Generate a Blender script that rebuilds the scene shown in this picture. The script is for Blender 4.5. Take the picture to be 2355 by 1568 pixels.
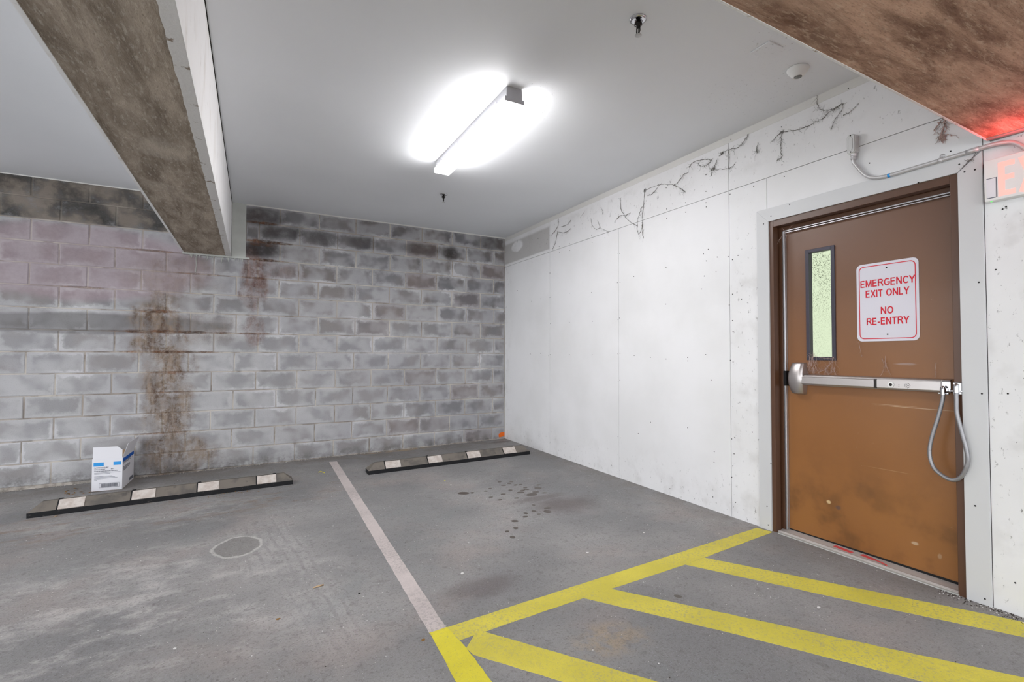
import bpy, bmesh, math, random
from mathutils import Vector, Matrix, noise as mnoise
random.seed(7)
for o in list(bpy.data.objects):
    bpy.data.objects.remove(o, do_unlink=True)
SC = bpy.context.scene
COL = SC.collection
PI = math.pi

# ------------------------------------------------------------------ camera, world, exposure
def rot_cam(rx, ry, rz):
    return Matrix.Rotation(rz, 3, 'Z') @ Matrix.Rotation(rx, 3, 'X') @ Matrix.Rotation(ry, 3, 'Z')
cam = bpy.data.cameras.new('camera')
camo = bpy.data.objects.new('camera', cam)
COL.objects.link(camo)
camo.matrix_world = Matrix.Translation((-3.0557, -6.1194, 1.1438)) @ rot_cam(1.59707, 0.00164, -0.51126).to_4x4()
cam.sensor_width = 36
cam.lens = 1129.65 / 2355 * 36
cam.shift_x = -37.7 / 2355
cam.shift_y = 3.8 / 2355
cam.clip_start = 0.02
SC.camera = camo
SC.view_settings.view_transform = 'Standard'
SC.view_settings.look = 'None'
SC.view_settings.gamma = 1
SC.view_settings.use_curve_mapping = False
SC.view_settings.exposure = 0.29
WORLD_COL, WORLD_STR = (0.925, 0.965, 1.0), 3.3
FIX_STR = 40.0
w = bpy.data.worlds.new('world')
SC.world = w
w.use_nodes = True
w.node_tree.nodes['Background'].inputs[0].default_value = (*WORLD_COL, 1)
w.node_tree.nodes['Background'].inputs[1].default_value = WORLD_STR

# ------------------------------------------------------------------ helpers
def lin(c):
    c = c / 255
    return c / 12.92 if c <= 0.04045 else ((c + 0.055) / 1.055) ** 2.4
def rgb(r, g, b):
    return (lin(r), lin(g), lin(b), 1)
def F(x, y):
    return 0.0147 * x + 0.007 * y            # the floor falls away to the left
def CE(x, y):
    return 2.7866 + 0.0012 * x + 0.0036 * y  # ceiling

class MB:
    """collects faces with material slots, builds one mesh"""
    def __init__(s):
        s.v = []; s.f = []; s.m = []; s.sm = []
    def add(s, vs, fs, m=0, smooth=False):
        b = len(s.v)
        s.v += [tuple(v) for v in vs]
        for f in fs:
            s.f.append([i + b for i in f]); s.m.append(m); s.sm.append(smooth)
        return s
    def box(s, x0, x1, y0, y1, z0, z1, m=0):
        vs = [(x, y, z) for z in (z0, z1) for y in (y0, y1) for x in (x0, x1)]
        return s.add(vs, [(0, 2, 3, 1), (4, 5, 7, 6), (0, 1, 5, 4), (2, 6, 7, 3), (0, 4, 6, 2), (1, 3, 7, 5)], m)
    def hexa(s, vs, m=0):
        return s.add(vs, [(0, 3, 2, 1), (4, 5, 6, 7), (0, 1, 5, 4), (1, 2, 6, 5), (2, 3, 7, 6), (3, 0, 4, 7)], m)
    def prism(s, pts, d, m=0):
        """pts: list of 3D points (a polygon), d: extrusion vector"""
        n = len(pts); d = Vector(d)
        vs = [Vector(p) for p in pts] + [Vector(p) + d for p in pts]
        fs = [list(range(n))[::-1], list(range(n, 2 * n))] + [(i, (i + 1) % n, n + (i + 1) % n, n + i) for i in range(n)]
        return s.add(vs, fs, m)
    def tube(s, pts, r, n=8, m=0, rs=None, cap=True):
        pts = [Vector(p) for p in pts]
        vs = []; up = None
        for i, p in enumerate(pts):
            t = (pts[min(i + 1, len(pts) - 1)] - pts[max(i - 1, 0)]).normalized()
            if up is None:
                up = Vector((0, 0, 1)) if abs(t.z) < 0.9 else Vector((0, 1, 0))
            a = (up - t * up.dot(t))
            if a.length < 1e-4:
                a = t.orthogonal()
            a.normalize(); up = a; b = t.cross(a)
            rr = rs[i] if rs else r
            vs += [p + (a * math.cos(2 * PI * k / n) + b * math.sin(2 * PI * k / n)) * rr for k in range(n)]
        fs = [(i * n + k, i * n + (k + 1) % n, (i + 1) * n + (k + 1) % n, (i + 1) * n + k) for i in range(len(pts) - 1) for k in range(n)]
        s.add(vs, fs, m, True)
        if cap:
            b = len(s.v) - len(vs)
            s.f.append([b + k for k in range(n)][::-1]); s.m.append(m); s.sm.append(False)
            s.f.append([b + (len(pts) - 1) * n + k for k in range(n)]); s.m.append(m); s.sm.append(False)
        return s
    def lathe(s, prof, c, axis='Z', n=24, m=0):
        """prof: (r, h) along axis from c"""
        ax = {'Z': (Vector((1, 0, 0)), Vector((0, 1, 0)), Vector((0, 0, 1))), 'X': (Vector((0, 1, 0)), Vector((0, 0, 1)), Vector((1, 0, 0))),
              'Y': (Vector((0, 0, 1)), Vector((1, 0, 0)), Vector((0, 1, 0)))}[axis]
        c = Vector(c); vs = []
        for r, h in prof:
            vs += [c + ax[0] * (r * math.cos(2 * PI * k / n)) + ax[1] * (r * math.sin(2 * PI * k / n)) + ax[2] * h for k in range(n)]
        fs = [(i * n + k, i * n + (k + 1) % n, (i + 1) * n + (k + 1) % n, (i + 1) * n + k) for i in range(len(prof) - 1) for k in range(n)]
        return s.add(vs, fs, m, True)
    def build(s, name, mats, parent=None, bevel=0, seg=2):
        me = bpy.data.meshes.new(name)
        me.from_pydata(s.v, [], s.f)
        if not isinstance(mats, (list, tuple)):
            mats = [mats]
        for mt in mats:
            me.materials.append(mt)
        me.polygons.foreach_set('material_index', s.m)
        me.polygons.foreach_set('use_smooth', s.sm)
        me.update()
        bm = bmesh.new(); bm.from_mesh(me)
        bmesh.ops.recalc_face_normals(bm, faces=bm.faces)
        bm.to_mesh(me); bm.free()
        o = bpy.data.objects.new(name, me)
        COL.objects.link(o)
        if parent:
            o.parent = parent
        if bevel:
            b = o.modifiers.new('bevel', 'BEVEL'); b.width = bevel; b.segments = seg; b.limit_method = 'ANGLE'; b.angle_limit = math.radians(35)
        return o

def thing(name, label, cat, loc=(0, 0, 0), group=None):
    o = bpy.data.objects.new(name, None)
    COL.objects.link(o); o.location = loc; o['label'] = label; o['category'] = cat
    o.empty_display_size = 0.05
    if group: o['group'] = group
    return o
def adopt(parent, *kids):
    """children were modelled in world coordinates: keep them there"""
    inv = Matrix.Translation(-parent.location)
    for k in kids:
        k.parent = parent
        k.data.transform(inv)
        k.data.update()
def tag(o, label, cat, group=None):
    o['label'] = label; o['category'] = cat
    if group: o['group'] = group
    return o
def structure(o):
    o['kind'] = 'structure'; return o
def stuff(o):
    o['kind'] = 'stuff'; return o

# ------------------------------------------------------------------ node mini language
class NT:
    def __init__(s, name):
        s.mat = bpy.data.materials.new(name); s.mat.use_nodes = True
        s.t = s.mat.node_tree; s.b = s.t.nodes['Principled BSDF']
        g = s.t.nodes.new('ShaderNodeNewGeometry'); s.pos = g.outputs['Position']
        s._sep = None
    def new(s, t): return s.t.nodes.new(t)
    def link(s, a, b): s.t.links.new(a, b)
    def put(s, sock, val):
        if hasattr(val, 'is_output'): s.link(val, sock)
        elif isinstance(val, (tuple, list)) and len(val) == 4 and len(sock.default_value) == 3: sock.default_value = val[:3]
        else: sock.default_value = val
    def xyz(s, v=None):
        if v is None:
            if s._sep is None:
                n = s.new('ShaderNodeSeparateXYZ'); s.link(s.pos, n.inputs[0]); s._sep = n.outputs
            return s._sep
        n = s.new('ShaderNodeSeparateXYZ'); s.link(v, n.inputs[0]); return n.outputs
    def coord(s, kind):
        n = s.new('ShaderNodeTexCoord'); return n.outputs[kind]
    def scale(s, v, sc, off=(0, 0, 0), rot=(0, 0, 0)):
        n = s.new('ShaderNodeMapping'); s.link(v, n.inputs[0]); n.inputs[1].default_value = off; n.inputs[2].default_value = rot; n.inputs[3].default_value = sc
        return n.outputs[0]
    def noise(s, sc, det=3, rough=0.55, v=None, dist=0, lo=None, hi=None):
        n = s.new('ShaderNodeTexNoise'); s.link(v if v is not None else s.pos, n.inputs['Vector'])
        n.inputs['Scale'].default_value = sc; n.inputs['Detail'].default_value = det; n.inputs['Roughness'].default_value = rough; n.inputs['Distortion'].default_value = dist
        o = n.outputs[0]
        return s.step(o, lo, hi) if lo is not None else o
    def voro(s, sc, v=None, lo=None, hi=None, rnd=1.0):
        n = s.new('ShaderNodeTexVoronoi'); s.link(v if v is not None else s.pos, n.inputs['Vector']); n.inputs['Scale'].default_value = sc
        n.inputs['Randomness'].default_value = rnd
        o = n.outputs['Distance']
        return s.step(o, lo, hi) if lo is not None else o
    def math(s, op, a, b=0.0, c=None, clamp=False):
        n = s.new('ShaderNodeMath'); n.operation = op; n.use_clamp = clamp
        s.put(n.inputs[0], a); s.put(n.inputs[1], b)
        if c is not None: s.put(n.inputs[2], c)
        return n.outputs[0]
    def step(s, x, lo, hi, a=0.0, b=1.0):
        n = s.new('ShaderNodeMapRange'); n.interpolation_type = 'SMOOTHSTEP' if hi > lo else 'LINEAR'
        s.put(n.inputs[0], x)
        if hi > lo:
            n.inputs[1].default_value = lo; n.inputs[2].default_value = hi; n.inputs[3].default_value = a; n.inputs[4].default_value = b
        else:
            n.interpolation_type = 'SMOOTHSTEP'
            n.inputs[1].default_value = hi; n.inputs[2].default_value = lo; n.inputs[3].default_value = b; n.inputs[4].default_value = a
        return n.outputs[0]
    def mix(s, f, a, b, mode='MIX'):
        n = s.new('ShaderNodeMix'); n.data_type = 'RGBA'; n.blend_type = mode
        s.put(n.inputs[0], f); s.put(n.inputs[6], a); s.put(n.inputs[7], b)
        return n.outputs[2]
    def mul(s, *a):
        r = a[0]
        for x in a[1:]: r = s.math('MULTIPLY', r, x)
        return r
    def add(s, *a):
        r = a[0]
        for x in a[1:]: r = s.math('ADD', r, x)
        return r
    def blob(s, c, r, axes='xz', soft=0.5, wob=0.0, wobsc=4):
        """1 inside an ellipse with centre c and radii r in world axes, fading out; wob makes it ragged"""
        X = s.xyz(); i = {'x': 0, 'y': 1, 'z': 2}
        a = s.math('DIVIDE', s.math('SUBTRACT', X[i[axes[0]]], c[0]), r[0])
        b = s.math('DIVIDE', s.math('SUBTRACT', X[i[axes[1]]], c[1]), r[1])
        d = s.math('SQRT', s.math('ADD', s.math('MULTIPLY', a, a), s.math('MULTIPLY', b, b)))
        if wob:
            d = s.math('ADD', d, s.mul(s.math('SUBTRACT', s.noise(wobsc, 4, 0.6), 0.5), wob))
        return s.step(d, 1 + soft * .5, 1 - soft * .5)
    def maxs(s, *a):
        r = a[0]
        for x in a[1:]: r = s.math('MAXIMUM', r, x)
        return r
    def bump(s, h, strength=0.3, dist=0.002):
        n = s.new('ShaderNodeBump'); n.inputs['Strength'].default_value = strength; n.inputs['Distance'].default_value = dist
        s.link(h, n.inputs['Height']); s.link(n.outputs[0], s.b.inputs['Normal'])
        return s
    def out(s, col, rough=0.8, metal=0.0, spec=0.3):
        s.put(s.b.inputs['Base Color'], col); s.put(s.b.inputs['Roughness'], rough); s.b.inputs['Metallic'].default_value = metal
        s.b.inputs['Specular IOR Level'].default_value = spec
        return s.mat

def plain(name, c, rough=0.6, metal=0.0, spec=0.4, var=0.06, sc=12):
    n = NT(name)
    d = tuple(x * (1 - var * 3) for x in c[:3]) + (1,)
    return n.out(n.mix(n.noise(sc, 4), d, c), rough, metal, spec)

# ------------------------------------------------------------------ materials
def mat_floor():
    n = NT('worn_asphalt_floor')
    c = n.mix(n.noise(0.9, 5, 0.6, lo=0.35, hi=0.68), rgb(131, 130, 130), rgb(157, 155, 153))
    c = n.mix(n.mul(n.noise(1.7, 4, 0.6, lo=0.50, hi=0.72), 0.40), c, rgb(168, 155, 149))          # faint reddish dust
    c = n.mix(n.mul(n.noise(2.6, 4, 0.6, dist=0.6, lo=0.52, hi=0.75), 0.40), c, rgb(132, 136, 136))
    # pale scuffed zone in the left bay
    st = n.noise(5.5, 7, 0.72, v=n.scale(n.pos, (0.7, 1.1, 1)))
    m = n.mul(n.maxs(n.blob((-3.55, -3.0), (0.85, 0.8), 'xy', 1.2, 0.8), n.mul(n.blob((-3.9, -1.6), (1.3, 0.35), 'xy', 1.2, 0.8), 0.6)), n.step(st, 0.47, 0.68))
    c = n.mix(n.mul(m, 0.50), c, rgb(212, 208, 204))
    # dirt along the walls
    X = n.xyz()
    edge = n.maxs(n.step(X[1], -0.75, 0.05), n.mul(n.step(X[0], -0.4, 0.1), 0.8))
    c = n.mix(n.mul(edge, n.noise(5, 5, 0.6, lo=0.3, hi=0.6), 0.7), c, rgb(120, 112, 104))
    # brown smears in the left bay behind the stops
    m = n.mul(n.blob((-3.8, -1.35), (1.6, 0.45), 'xy', 1.0, 1.0), n.noise(9, 5, 0.65, v=n.scale(n.pos, (0.5, 1.2, 1)), lo=0.5, hi=0.68))
    c = n.mix(n.mul(m, 0.6), c, rgb(135, 114, 96))
    # tan patch by the back wall and one amid the yellow hatching
    m = n.mul(n.maxs(n.blob((-1.45, -0.07), (0.42, 0.05), 'xy', 0.8, 0.5), n.mul(n.blob((-1.72, -4.45), (0.16, 0.1), 'xy', 1.0, 0.9, 9), 0.7)), n.noise(16, 4, lo=0.35, hi=0.6))
    c = n.mix(n.mul(m, 0.55), c, rgb(186, 158, 118))
    # dark oily areas
    m = n.maxs(n.blob((-0.88, -2.84), (0.26, 0.15), 'xy', 1.4, 1.3, 5), n.mul(n.blob((-0.98, -2.6), (0.2, 0.06), 'xy', 1.2, 1.2, 6), 0.8),
               n.mul(n.blob((-2.02, -3.76), (0.18, 0.1), 'xy', 1.0, 1.2, 8), 0.8), n.blob((-0.17, -0.22), (0.14, 0.05), 'xy', .8, 1, 9))
    c = n.mix(n.mul(m, 0.65), c, rgb(101, 91, 88))
    # tyre tracks: pale sweep with darker ribs, leading down right
    V = n.scale(n.pos, (1, 1, 1), rot=(0, 0, math.radians(7)))
    P = n.xyz(V)
    for (x0, y0, ln, wd, k) in ((-2.82, -3.0, 1.15, 0.15, 0.33), (-3.07, -2.6, 0.65, 0.10, 0.22)):
        inx = n.step(n.math('ABSOLUTE', n.math('SUBTRACT', X[0], n.math('ADD', x0, n.mul(n.math('SUBTRACT', X[1], y0), -0.13)))), wd, wd * 0.6)
        iny = n.step(n.math('ABSOLUTE', n.math('SUBTRACT', X[1], y0)), ln, ln * 0.6)
        rib = n.step(n.math('SINE', n.add(n.mul(n.math('ADD', X[0], n.mul(X[1], 0.13)), 2 * PI / 0.062), n.mul(n.noise(3.0, 3), 7.0))), 0.3, 0.95)
        mk = n.mul(inx, iny, n.noise(8, 5, 0.7, lo=0.36, hi=0.62))
        c = n.mix(n.mul(mk, k), c, rgb(190, 187, 184))
        c = n.mix(n.mul(mk, rib, 0.32), c, rgb(116, 113, 112))
    # dark round patch with a chalk rim
    a = n.math('DIVIDE', n.math('SUBTRACT', X[0], -3.125), 0.135); b = n.math('DIVIDE', n.math('SUBTRACT', X[1], -2.485), 0.17)
    d = n.add(n.math('SQRT', n.add(n.mul(a, a), n.mul(b, b))), n.mul(n.math('SUBTRACT', n.noise(7, 4), 0.5), 0.5))
    c = n.mix(n.mul(n.step(d, 1.0, 0.9), 0.55), c, rgb(127, 124, 120))
    c = n.mix(n.mul(n.step(n.math('ABSOLUTE', n.math('SUBTRACT', d, 1.0)), 0.10, 0.02), 0.6), c, rgb(214, 212, 207))
    # grit: fine grain, pale and dark flecks
    g = n.noise(260, 2, 0.7)
    c = n.mix(n.mul(n.step(g, 0.5, 0.8), 0.30), c, rgb(202, 198, 218))
    c = n.mix(n.mul(n.noise(90, 4, 0.75, lo=0.50, hi=0.68), 0.50), c, rgb(94, 88, 88))
    c = n.mix(n.mul(n.noise(22, 5, 0.7, v=n.scale(n.pos, (1, 1, 1), off=(3, 1, 0)), lo=0.54, hi=0.68), 0.42), c, rgb(109, 104, 104))
    c = n.mix(n.mul(n.voro(34, lo=0.085, hi=0.05), n.noise(3, 3, lo=0.45, hi=0.6)), c, rgb(236, 230, 225))
    c = n.mix(n.mul(n.voro(15, lo=0.05, hi=0.035), n.noise(2, 2, v=n.scale(n.pos, (1, 1, 1), off=(5, 0, 0)), lo=0.4, hi=0.6), 0.8), c, rgb(250, 250, 250))
    n.bump(n.add(n.noise(160, 4, 0.7), n.mul(n.noise(20, 3), 0.8)), 0.35, 0.004)
    return n.out(c, 0.78, 0, 0.25)

def mat_paint(name, base, under, hole=0.5):
    n = NT(name)
    c = n.mix(n.noise(3, 5, 0.6, lo=0.35, hi=0.65), base, tuple(x * 0.86 for x in base[:3]) + (1,))
    wear = n.mul(n.noise(75, 5, 0.8, lo=hole, hi=hole + 0.12), n.noise(2.1, 3, 0.5, lo=0.3, hi=0.62), 0.8)
    c = n.mix(n.math('ADD', wear, n.mul(n.noise(190, 3, 0.7, lo=0.56, hi=0.7), 0.35), clamp=True), c, under)
    c = n.mix(n.mul(n.voro(26, lo=0.07, hi=0.04), n.noise(4, 2, lo=0.5, hi=0.6)), c, rgb(120, 110, 70))
    n.bump(n.noise(170, 4, 0.7), 0.5, 0.004)
    return n.out(c, 0.7, 0, 0.3)

RUSTS = None
def stain_and_light_colour(n, c, mortar=False):
    """stains, darker courses and painted purple light over blocks and joints alike, in wall coordinates"""
    X = n.xyz()
    nz = n.noise(9, 6, 0.7); nf = n.noise(30, 6, 0.8); pat = n.step(n.noise(6.5, 6, 0.75, dist=0.5), 0.40, 0.56, 0.48, 1.0)
    streak = n.noise(10, 5, 0.65, v=n.scale(n.pos, (1.6, 1, 0.35)))
    # purple light of the left bay, painted into the colour left of the beam
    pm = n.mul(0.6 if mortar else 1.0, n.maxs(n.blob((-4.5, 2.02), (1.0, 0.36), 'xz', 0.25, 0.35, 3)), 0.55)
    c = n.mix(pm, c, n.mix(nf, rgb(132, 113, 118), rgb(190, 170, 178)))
    # dark grey-brown top two courses left of the beam
    dk = n.mul(0.8 if mortar else 1.0, n.step(X[2], 2.385, 2.405), n.step(X[0], -3.4, -3.6), n.step(nz, 0.25, 0.5, 0.45, 0.9))
    c = n.mix(dk, c, n.mix(n.step(n.noise(4.5, 5, 0.6), 0.38, 0.62), rgb(58, 56, 53), rgb(128, 118, 108)))
    # darker grey course
    dk = n.mul(n.blob((-4.4, 1.44), (1.1, 0.10), 'xz', 0.3, 0.3, 5), 0.6)
    c = n.mix(dk, c, rgb(98, 96, 97))
    # water washed brown run below the beam end
    run = n.maxs(n.blob((-3.90, 1.40), (0.19, 0.34), 'xz', 0.7, 2.2, 5), n.blob((-3.80, 0.75), (0.20, 0.75), 'xz', 0.7, 2.0, 5),
                 n.mul(n.blob((-3.70, 0.12), (0.30, 0.22), 'xz', 0.7, 1.8, 5), 0.9), n.mul(n.blob((-3.75, 1.95), (0.34, 0.2), 'xz', 1.0, 2.0, 5), 0.4),
                 n.mul(n.blob((-3.55, 1.42), (0.35, 0.16), 'xz', 1.0, 2.0, 5), 0.4))
    run = n.mul(run, pat)
    c = n.mix(n.mul(run, n.step(nf, 0.30, 0.60, 0.55, 1.0)), c, n.mix(n.step(streak, 0.35, 0.65), rgb(92, 74, 60), rgb(146, 130, 116)))
    run = n.maxs(n.blob((-3.06, 1.98), (0.12, 0.34), 'xz', 0.6, 1.8, 6), n.mul(n.blob((-3.04, 1.42), (0.10, 0.16), 'xz', 0.7, 2.0, 6), 0.8),
                 n.mul(n.blob((-2.84, 2.08), (0.26, 0.1), 'xz', 0.8, 1.8, 6), 0.55))
    run = n.mul(run, pat)
    c = n.mix(n.mul(run, n.step(nf, 0.32, 0.6, 0.5, 0.95)), c, n.mix(n.step(streak, 0.35, 0.65), rgb(92, 68, 62), rgb(140, 118, 112)))
    # black wet patch at the top and the wet blocks right of the bearing
    run = n.maxs(n.mul(n.blob((-0.80, 2.49), (0.11, 0.09), 'xz', 0.9, 1.2, 9), 0.85), n.mul(n.blob((-3.0, 2.30), (0.2, 0.09), 'xz', 0.8, 1.4, 9), 0.8), n.mul(n.blob((-2.75, 2.52), (0.25, 0.08), 'xz', 0.8, 1.8, 9), 0.6),
                 n.mul(n.blob((-2.98, 2.66), (0.24, 0.10), 'xz', 0.5, 0.5, 9), 0.6), n.mul(n.blob((-2.36, 2.50), (0.2, 0.09), 'xz', 0.7, 0.7, 9), 0.6),
                 n.mul(n.blob((-1.9, 2.50), (0.17, 0.07), 'xz', 0.7, 0.7, 9), 0.45), n.mul(n.blob((-1.2, 2.50), (0.3, 0.07), 'xz', 0.7, 0.7, 9), 0.5),
                 n.mul(n.blob((-0.25, 2.68), (0.22, 0.09), 'xz', 0.6, 0.4, 9), 0.45))
    c = n.mix(n.mul(run, n.step(nz, 0.28, 0.55, 0.5, 1.0)), c, rgb(52, 48, 47))
    # orange rust lines along bed joints
    ln = None
    for (x0, x1, z, h, k) in ((-3.13, -2.84, 2.598, 0.016, 1.0), (-3.13, -2.72, 2.392, 0.022, 1.0), (-3.12, -2.80, 2.19, 0.014, 1.0), (-3.12, -2.84, 2.36, 0.02, .6),
                           (-4.02, -3.72, 1.582, 0.018, .9), (-4.25, -3.25, 1.378, 0.018, .9), (-4.2, -3.4, 1.175, 0.013, .9), (-3.95, -3.55, 0.968, 0.014, .7),
                           (-3.95, -3.6, 0.768, 0.01, .6), (-4.1, -3.62, 0.36, 0.01, .6), (-4.25, -3.7, 2.19, 0.01, .7), (-3.75, -3.3, 1.985, 0.01, .6), (-3.15, -2.92, 1.985, 0.014, .7),
                           (-3.2, -2.86, 1.378, 0.014, .7), (-4.62, -4.3, 1.785, 0.01, .6)):
        b = n.mul(n.blob(((x0 + x1) / 2, z), ((x1 - x0) / 2, h), 'xz', 0.6, 1.1, 8), k)
        ln = b if ln is None else n.math('MAXIMUM', ln, b)
    ln = n.mul(ln, n.step(n.noise(5, 5, 0.7, v=n.scale(n.pos, (1, 1, 3))), 0.38, 0.54, 0.15, 0.9))
    c = n.mix(n.mul(ln, n.step(nf, 0.3, 0.55, 0.3, 1)), c, n.mix(n.step(nz, 0.38, 0.7), rgb(62, 44, 34), rgb(136, 92, 64)))
    # splash of dirt at the foot
    ft = n.mul(n.step(X[2], 0.13, -0.06), n.step(nz, 0.4, 0.6))
    c = n.mix(n.mul(ft, 0.6), c, rgb(84, 80, 76))
    return c

def mat_block():
    n = NT('stained_concrete_block')
    G = n.xyz(n.coord('Generated'))
    oi = n.new('ShaderNodeObjectInfo').outputs['Random']
    u = n.mul(n.math('MINIMUM', G[0], n.math('SUBTRACT', 1.0, G[0])), 0.40)
    v = n.mul(n.math('MINIMUM', G[2], n.math('SUBTRACT', 1.0, G[2])), 0.19)
    d = n.add(n.math('MINIMUM', u, v), n.mul(n.math('SUBTRACT', n.noise(7, 5, 0.65), 0.5), 0.17))
    ctr = n.step(d, 0.006, 0.05)
    # blotches: dark cells, two per block, as real cores show through
    bl = n.noise(4.6, 2, 0.45, v=n.scale(n.pos, (1.0, 1, 1.1)), lo=0.34, hi=0.62)
    amt = n.mul(n.add(n.mul(ctr, 0.78), 0.16), n.add(n.mul(bl, 0.8), n.mul(oi, 0.30)))
    base = n.mix(n.noise(0.8, 3, lo=0.35, hi=0.65), rgb(170, 169, 172), rgb(184, 183, 184))
    dark = n.mix(n.noise(1.4, 3, lo=0.4, hi=0.6), rgb(104, 103, 106), rgb(118, 110, 106))
    X = n.xyz()
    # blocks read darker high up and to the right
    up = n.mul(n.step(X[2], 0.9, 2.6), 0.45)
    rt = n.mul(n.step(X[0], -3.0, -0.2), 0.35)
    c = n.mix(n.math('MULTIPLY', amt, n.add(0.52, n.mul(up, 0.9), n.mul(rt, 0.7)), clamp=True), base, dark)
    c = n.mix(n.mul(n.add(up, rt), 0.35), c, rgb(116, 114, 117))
    # white bloom on some edges
    bloom = n.mul(n.step(d, 0.022, 0.008), n.noise(1.9, 3, lo=0.47, hi=0.66), 0.6)
    c = n.mix(bloom, c, rgb(206, 205, 208))
    # reddish blocks here and there
    c = n.mix(n.mul(n.step(oi, 0.8, 0.95), n.step(X[0], -2.4, -1.6), 0.30), c, rgb(138, 122, 118))
    c = stain_and_light_colour(n, c)
    c = n.mix(n.mul(n.noise(120, 4, 0.8, lo=0.5, hi=0.75), 0.28), c, rgb(88, 86, 86))
    n.bump(n.add(n.noise(220, 4, 0.75), n.mul(n.noise(40, 3), 0.5)), 0.45, 0.003)
    return n.out(c, 0.9, 0, 0.15)
def mat_mortar():
    n = NT('mortar_joint')
    c = n.mix(n.noise(2.2, 4, lo=0.35, hi=0.65), rgb(158, 149, 141), rgb(194, 188, 180))
    c = n.mix(n.mul(n.noise(5, 4, lo=0.5, hi=0.64), 0.6), c, rgb(104, 96, 90))
    c = stain_and_light_colour(n, c, True)
    n.bump(n.noise(140, 4, 0.7), 0.5, 0.004)
    return n.out(c, 0.95, 0, 0.1)

def mat_panel():
    n = NT('painted_wall_board')
    X = n.xyz()
    c = n.mix(n.noise(1.3, 4, lo=0.35, hi=0.7), rgb(229, 228, 229), rgb(221, 220, 220))
    # bare grey patch high in the corner
    m = n.mul(n.step(X[1], -1.19, -1.17), n.step(X[2], 2.40, 2.42), n.step(X[2], 2.70, 2.66))
    m = n.math('SUBTRACT', m, n.blob((-0.36, 2.60), (0.16, 0.07), 'yz', 0.4, 0.4, 7), clamp=True)
    c = n.mix(n.mul(m, 0.75), c, rgb(168, 165, 162))
    # scuffs and speckle, denser by the floor, in the corner and high up
    dens = n.maxs(n.step(X[2], 0.42, 0.0), n.mul(n.step(X[1], -0.30, -0.02), 0.9), n.mul(n.blob((-3.85, 0.9), (0.13, 1.3), 'yz', 0.8), 0.9), n.mul(n.blob((-5.3, 1.0), (0.16, 1.5), 'yz', 0.8), 1.0),
                  n.mul(n.step(X[2], 2.36, 2.5), n.step(X[2], 2.74, 2.66), 0.8))
    sp = n.noise(26, 5, 0.75, v=n.scale(n.pos, (1, 1.3, 0.8)))
    c = n.mix(n.mul(dens, n.step(sp, 0.60, 0.68), 0.75), c, rgb(84, 80, 76))
    c = n.mix(n.mul(dens, n.noise(5, 4, lo=0.5, hi=0.75), 0.28), c, rgb(158, 154, 148))
    n.bump(n.noise(60, 4, 0.6), 0.12, 0.002)
    return n.out(c, 0.55, 0, 0.3)

def mat_ceiling():
    n = NT('painted_ceiling')
    c = n.mix(n.noise(0.7, 3, lo=0.3, hi=0.7), rgb(234, 236, 239), rgb(229, 231, 234))
    d = n.maxs(n.blob((-0.72, -4.62), (0.16, 0.16), 'xy', 1.0, 0.6, 6), n.blob((-1.55, -3.3), (0.2, 0.3), 'xy', 1, .6, 6), n.mul(n.blob((-1.95, -3.0), (0.12, 0.18), 'xy', 1, .6, 6), .9), n.mul(n.blob((-0.35, -4.2), (0.3, 0.3), 'xy', 1, .6, 6), .6))
    c = n.mix(n.mul(d, n.noise(48, 5, 0.75, lo=0.60, hi=0.68), 0.8), c, rgb(90, 86, 82))
    n.bump(n.noise(120, 3, 0.6), 0.06, 0.001)
    return n.out(c, 0.65, 0, 0.25)

def mat_beam(name, a, b, sc, along, light, red=0.0):
    n = NT(name)
    k = (3.2, 0.7, 1) if along == 'y' else (0.7, 3.2, 1)
    v = n.scale(n.pos, k)
    c = n.mix(n.noise(sc, 6, 0.7, v=v, dist=0.4, lo=0.32, hi=0.68), a, b)
    c = n.mix(n.mul(n.noise(26, 5, 0.75, v=v, lo=0.5, hi=0.68), 0.55), c, light)
    c = n.mix(n.mul(n.noise(75, 5, 0.8, v=v, lo=0.52, hi=0.66), 0.5), c, tuple(x * 0.45 for x in a[:3]) + (1,))
    c = n.mix(n.mul(n.noise(1.8, 4, lo=0.55, hi=0.72), 0.4), c, light)
    n.bump(n.add(n.noise(60, 5, 0.75, v=v), n.noise(16, 4, v=v)), 0.55, 0.006)
    return n.out(c, 0.85, 0, 0.2), n

M = {}
M['floor'] = mat_floor()
M['yellow'] = mat_paint('worn_yellow_paint', rgb(226, 212, 84), rgb(176, 168, 124), 0.50)
M['yellow_bright'] = mat_paint('bright_yellow_paint', rgb(236, 222, 66), rgb(176, 166, 112), 0.56)
M['white_line'] = mat_paint('worn_white_paint', rgb(214, 203, 200), rgb(168, 160, 158), 0.48)
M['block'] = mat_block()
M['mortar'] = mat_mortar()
M['panel'] = mat_panel()
M['ceiling'] = mat_ceiling()
M['beam_brown'], _ = mat_beam('brown_grey_beam_underside', rgb(128, 115, 101), rgb(182, 168, 152), 3.2, 'y', rgb(206, 196, 182))
M['beam_red'], _ = mat_beam('reddish_brown_beam_underside', rgb(118, 88, 70), rgb(196, 160, 136), 3.2, 'x', rgb(204, 178, 154))
def mat_plaster():
    n = NT('beam_side_plaster')
    v = n.scale(n.pos, (1, 1, 0.4))
    c = n.mix(n.noise(7, 5, 0.7, v=v, lo=0.5, hi=0.75), rgb(241, 240, 240), rgb(222, 218, 214))
    c = n.mix(n.mul(n.noise(22, 5, 0.7, v=v, lo=0.6, hi=0.72), 0.4), c, rgb(150, 140, 130))
    n.bump(n.noise(50, 4), 0.2, 0.003)
    return n.out(c, 0.8, 0, 0.2)
M['plaster'] = mat_plaster()
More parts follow.
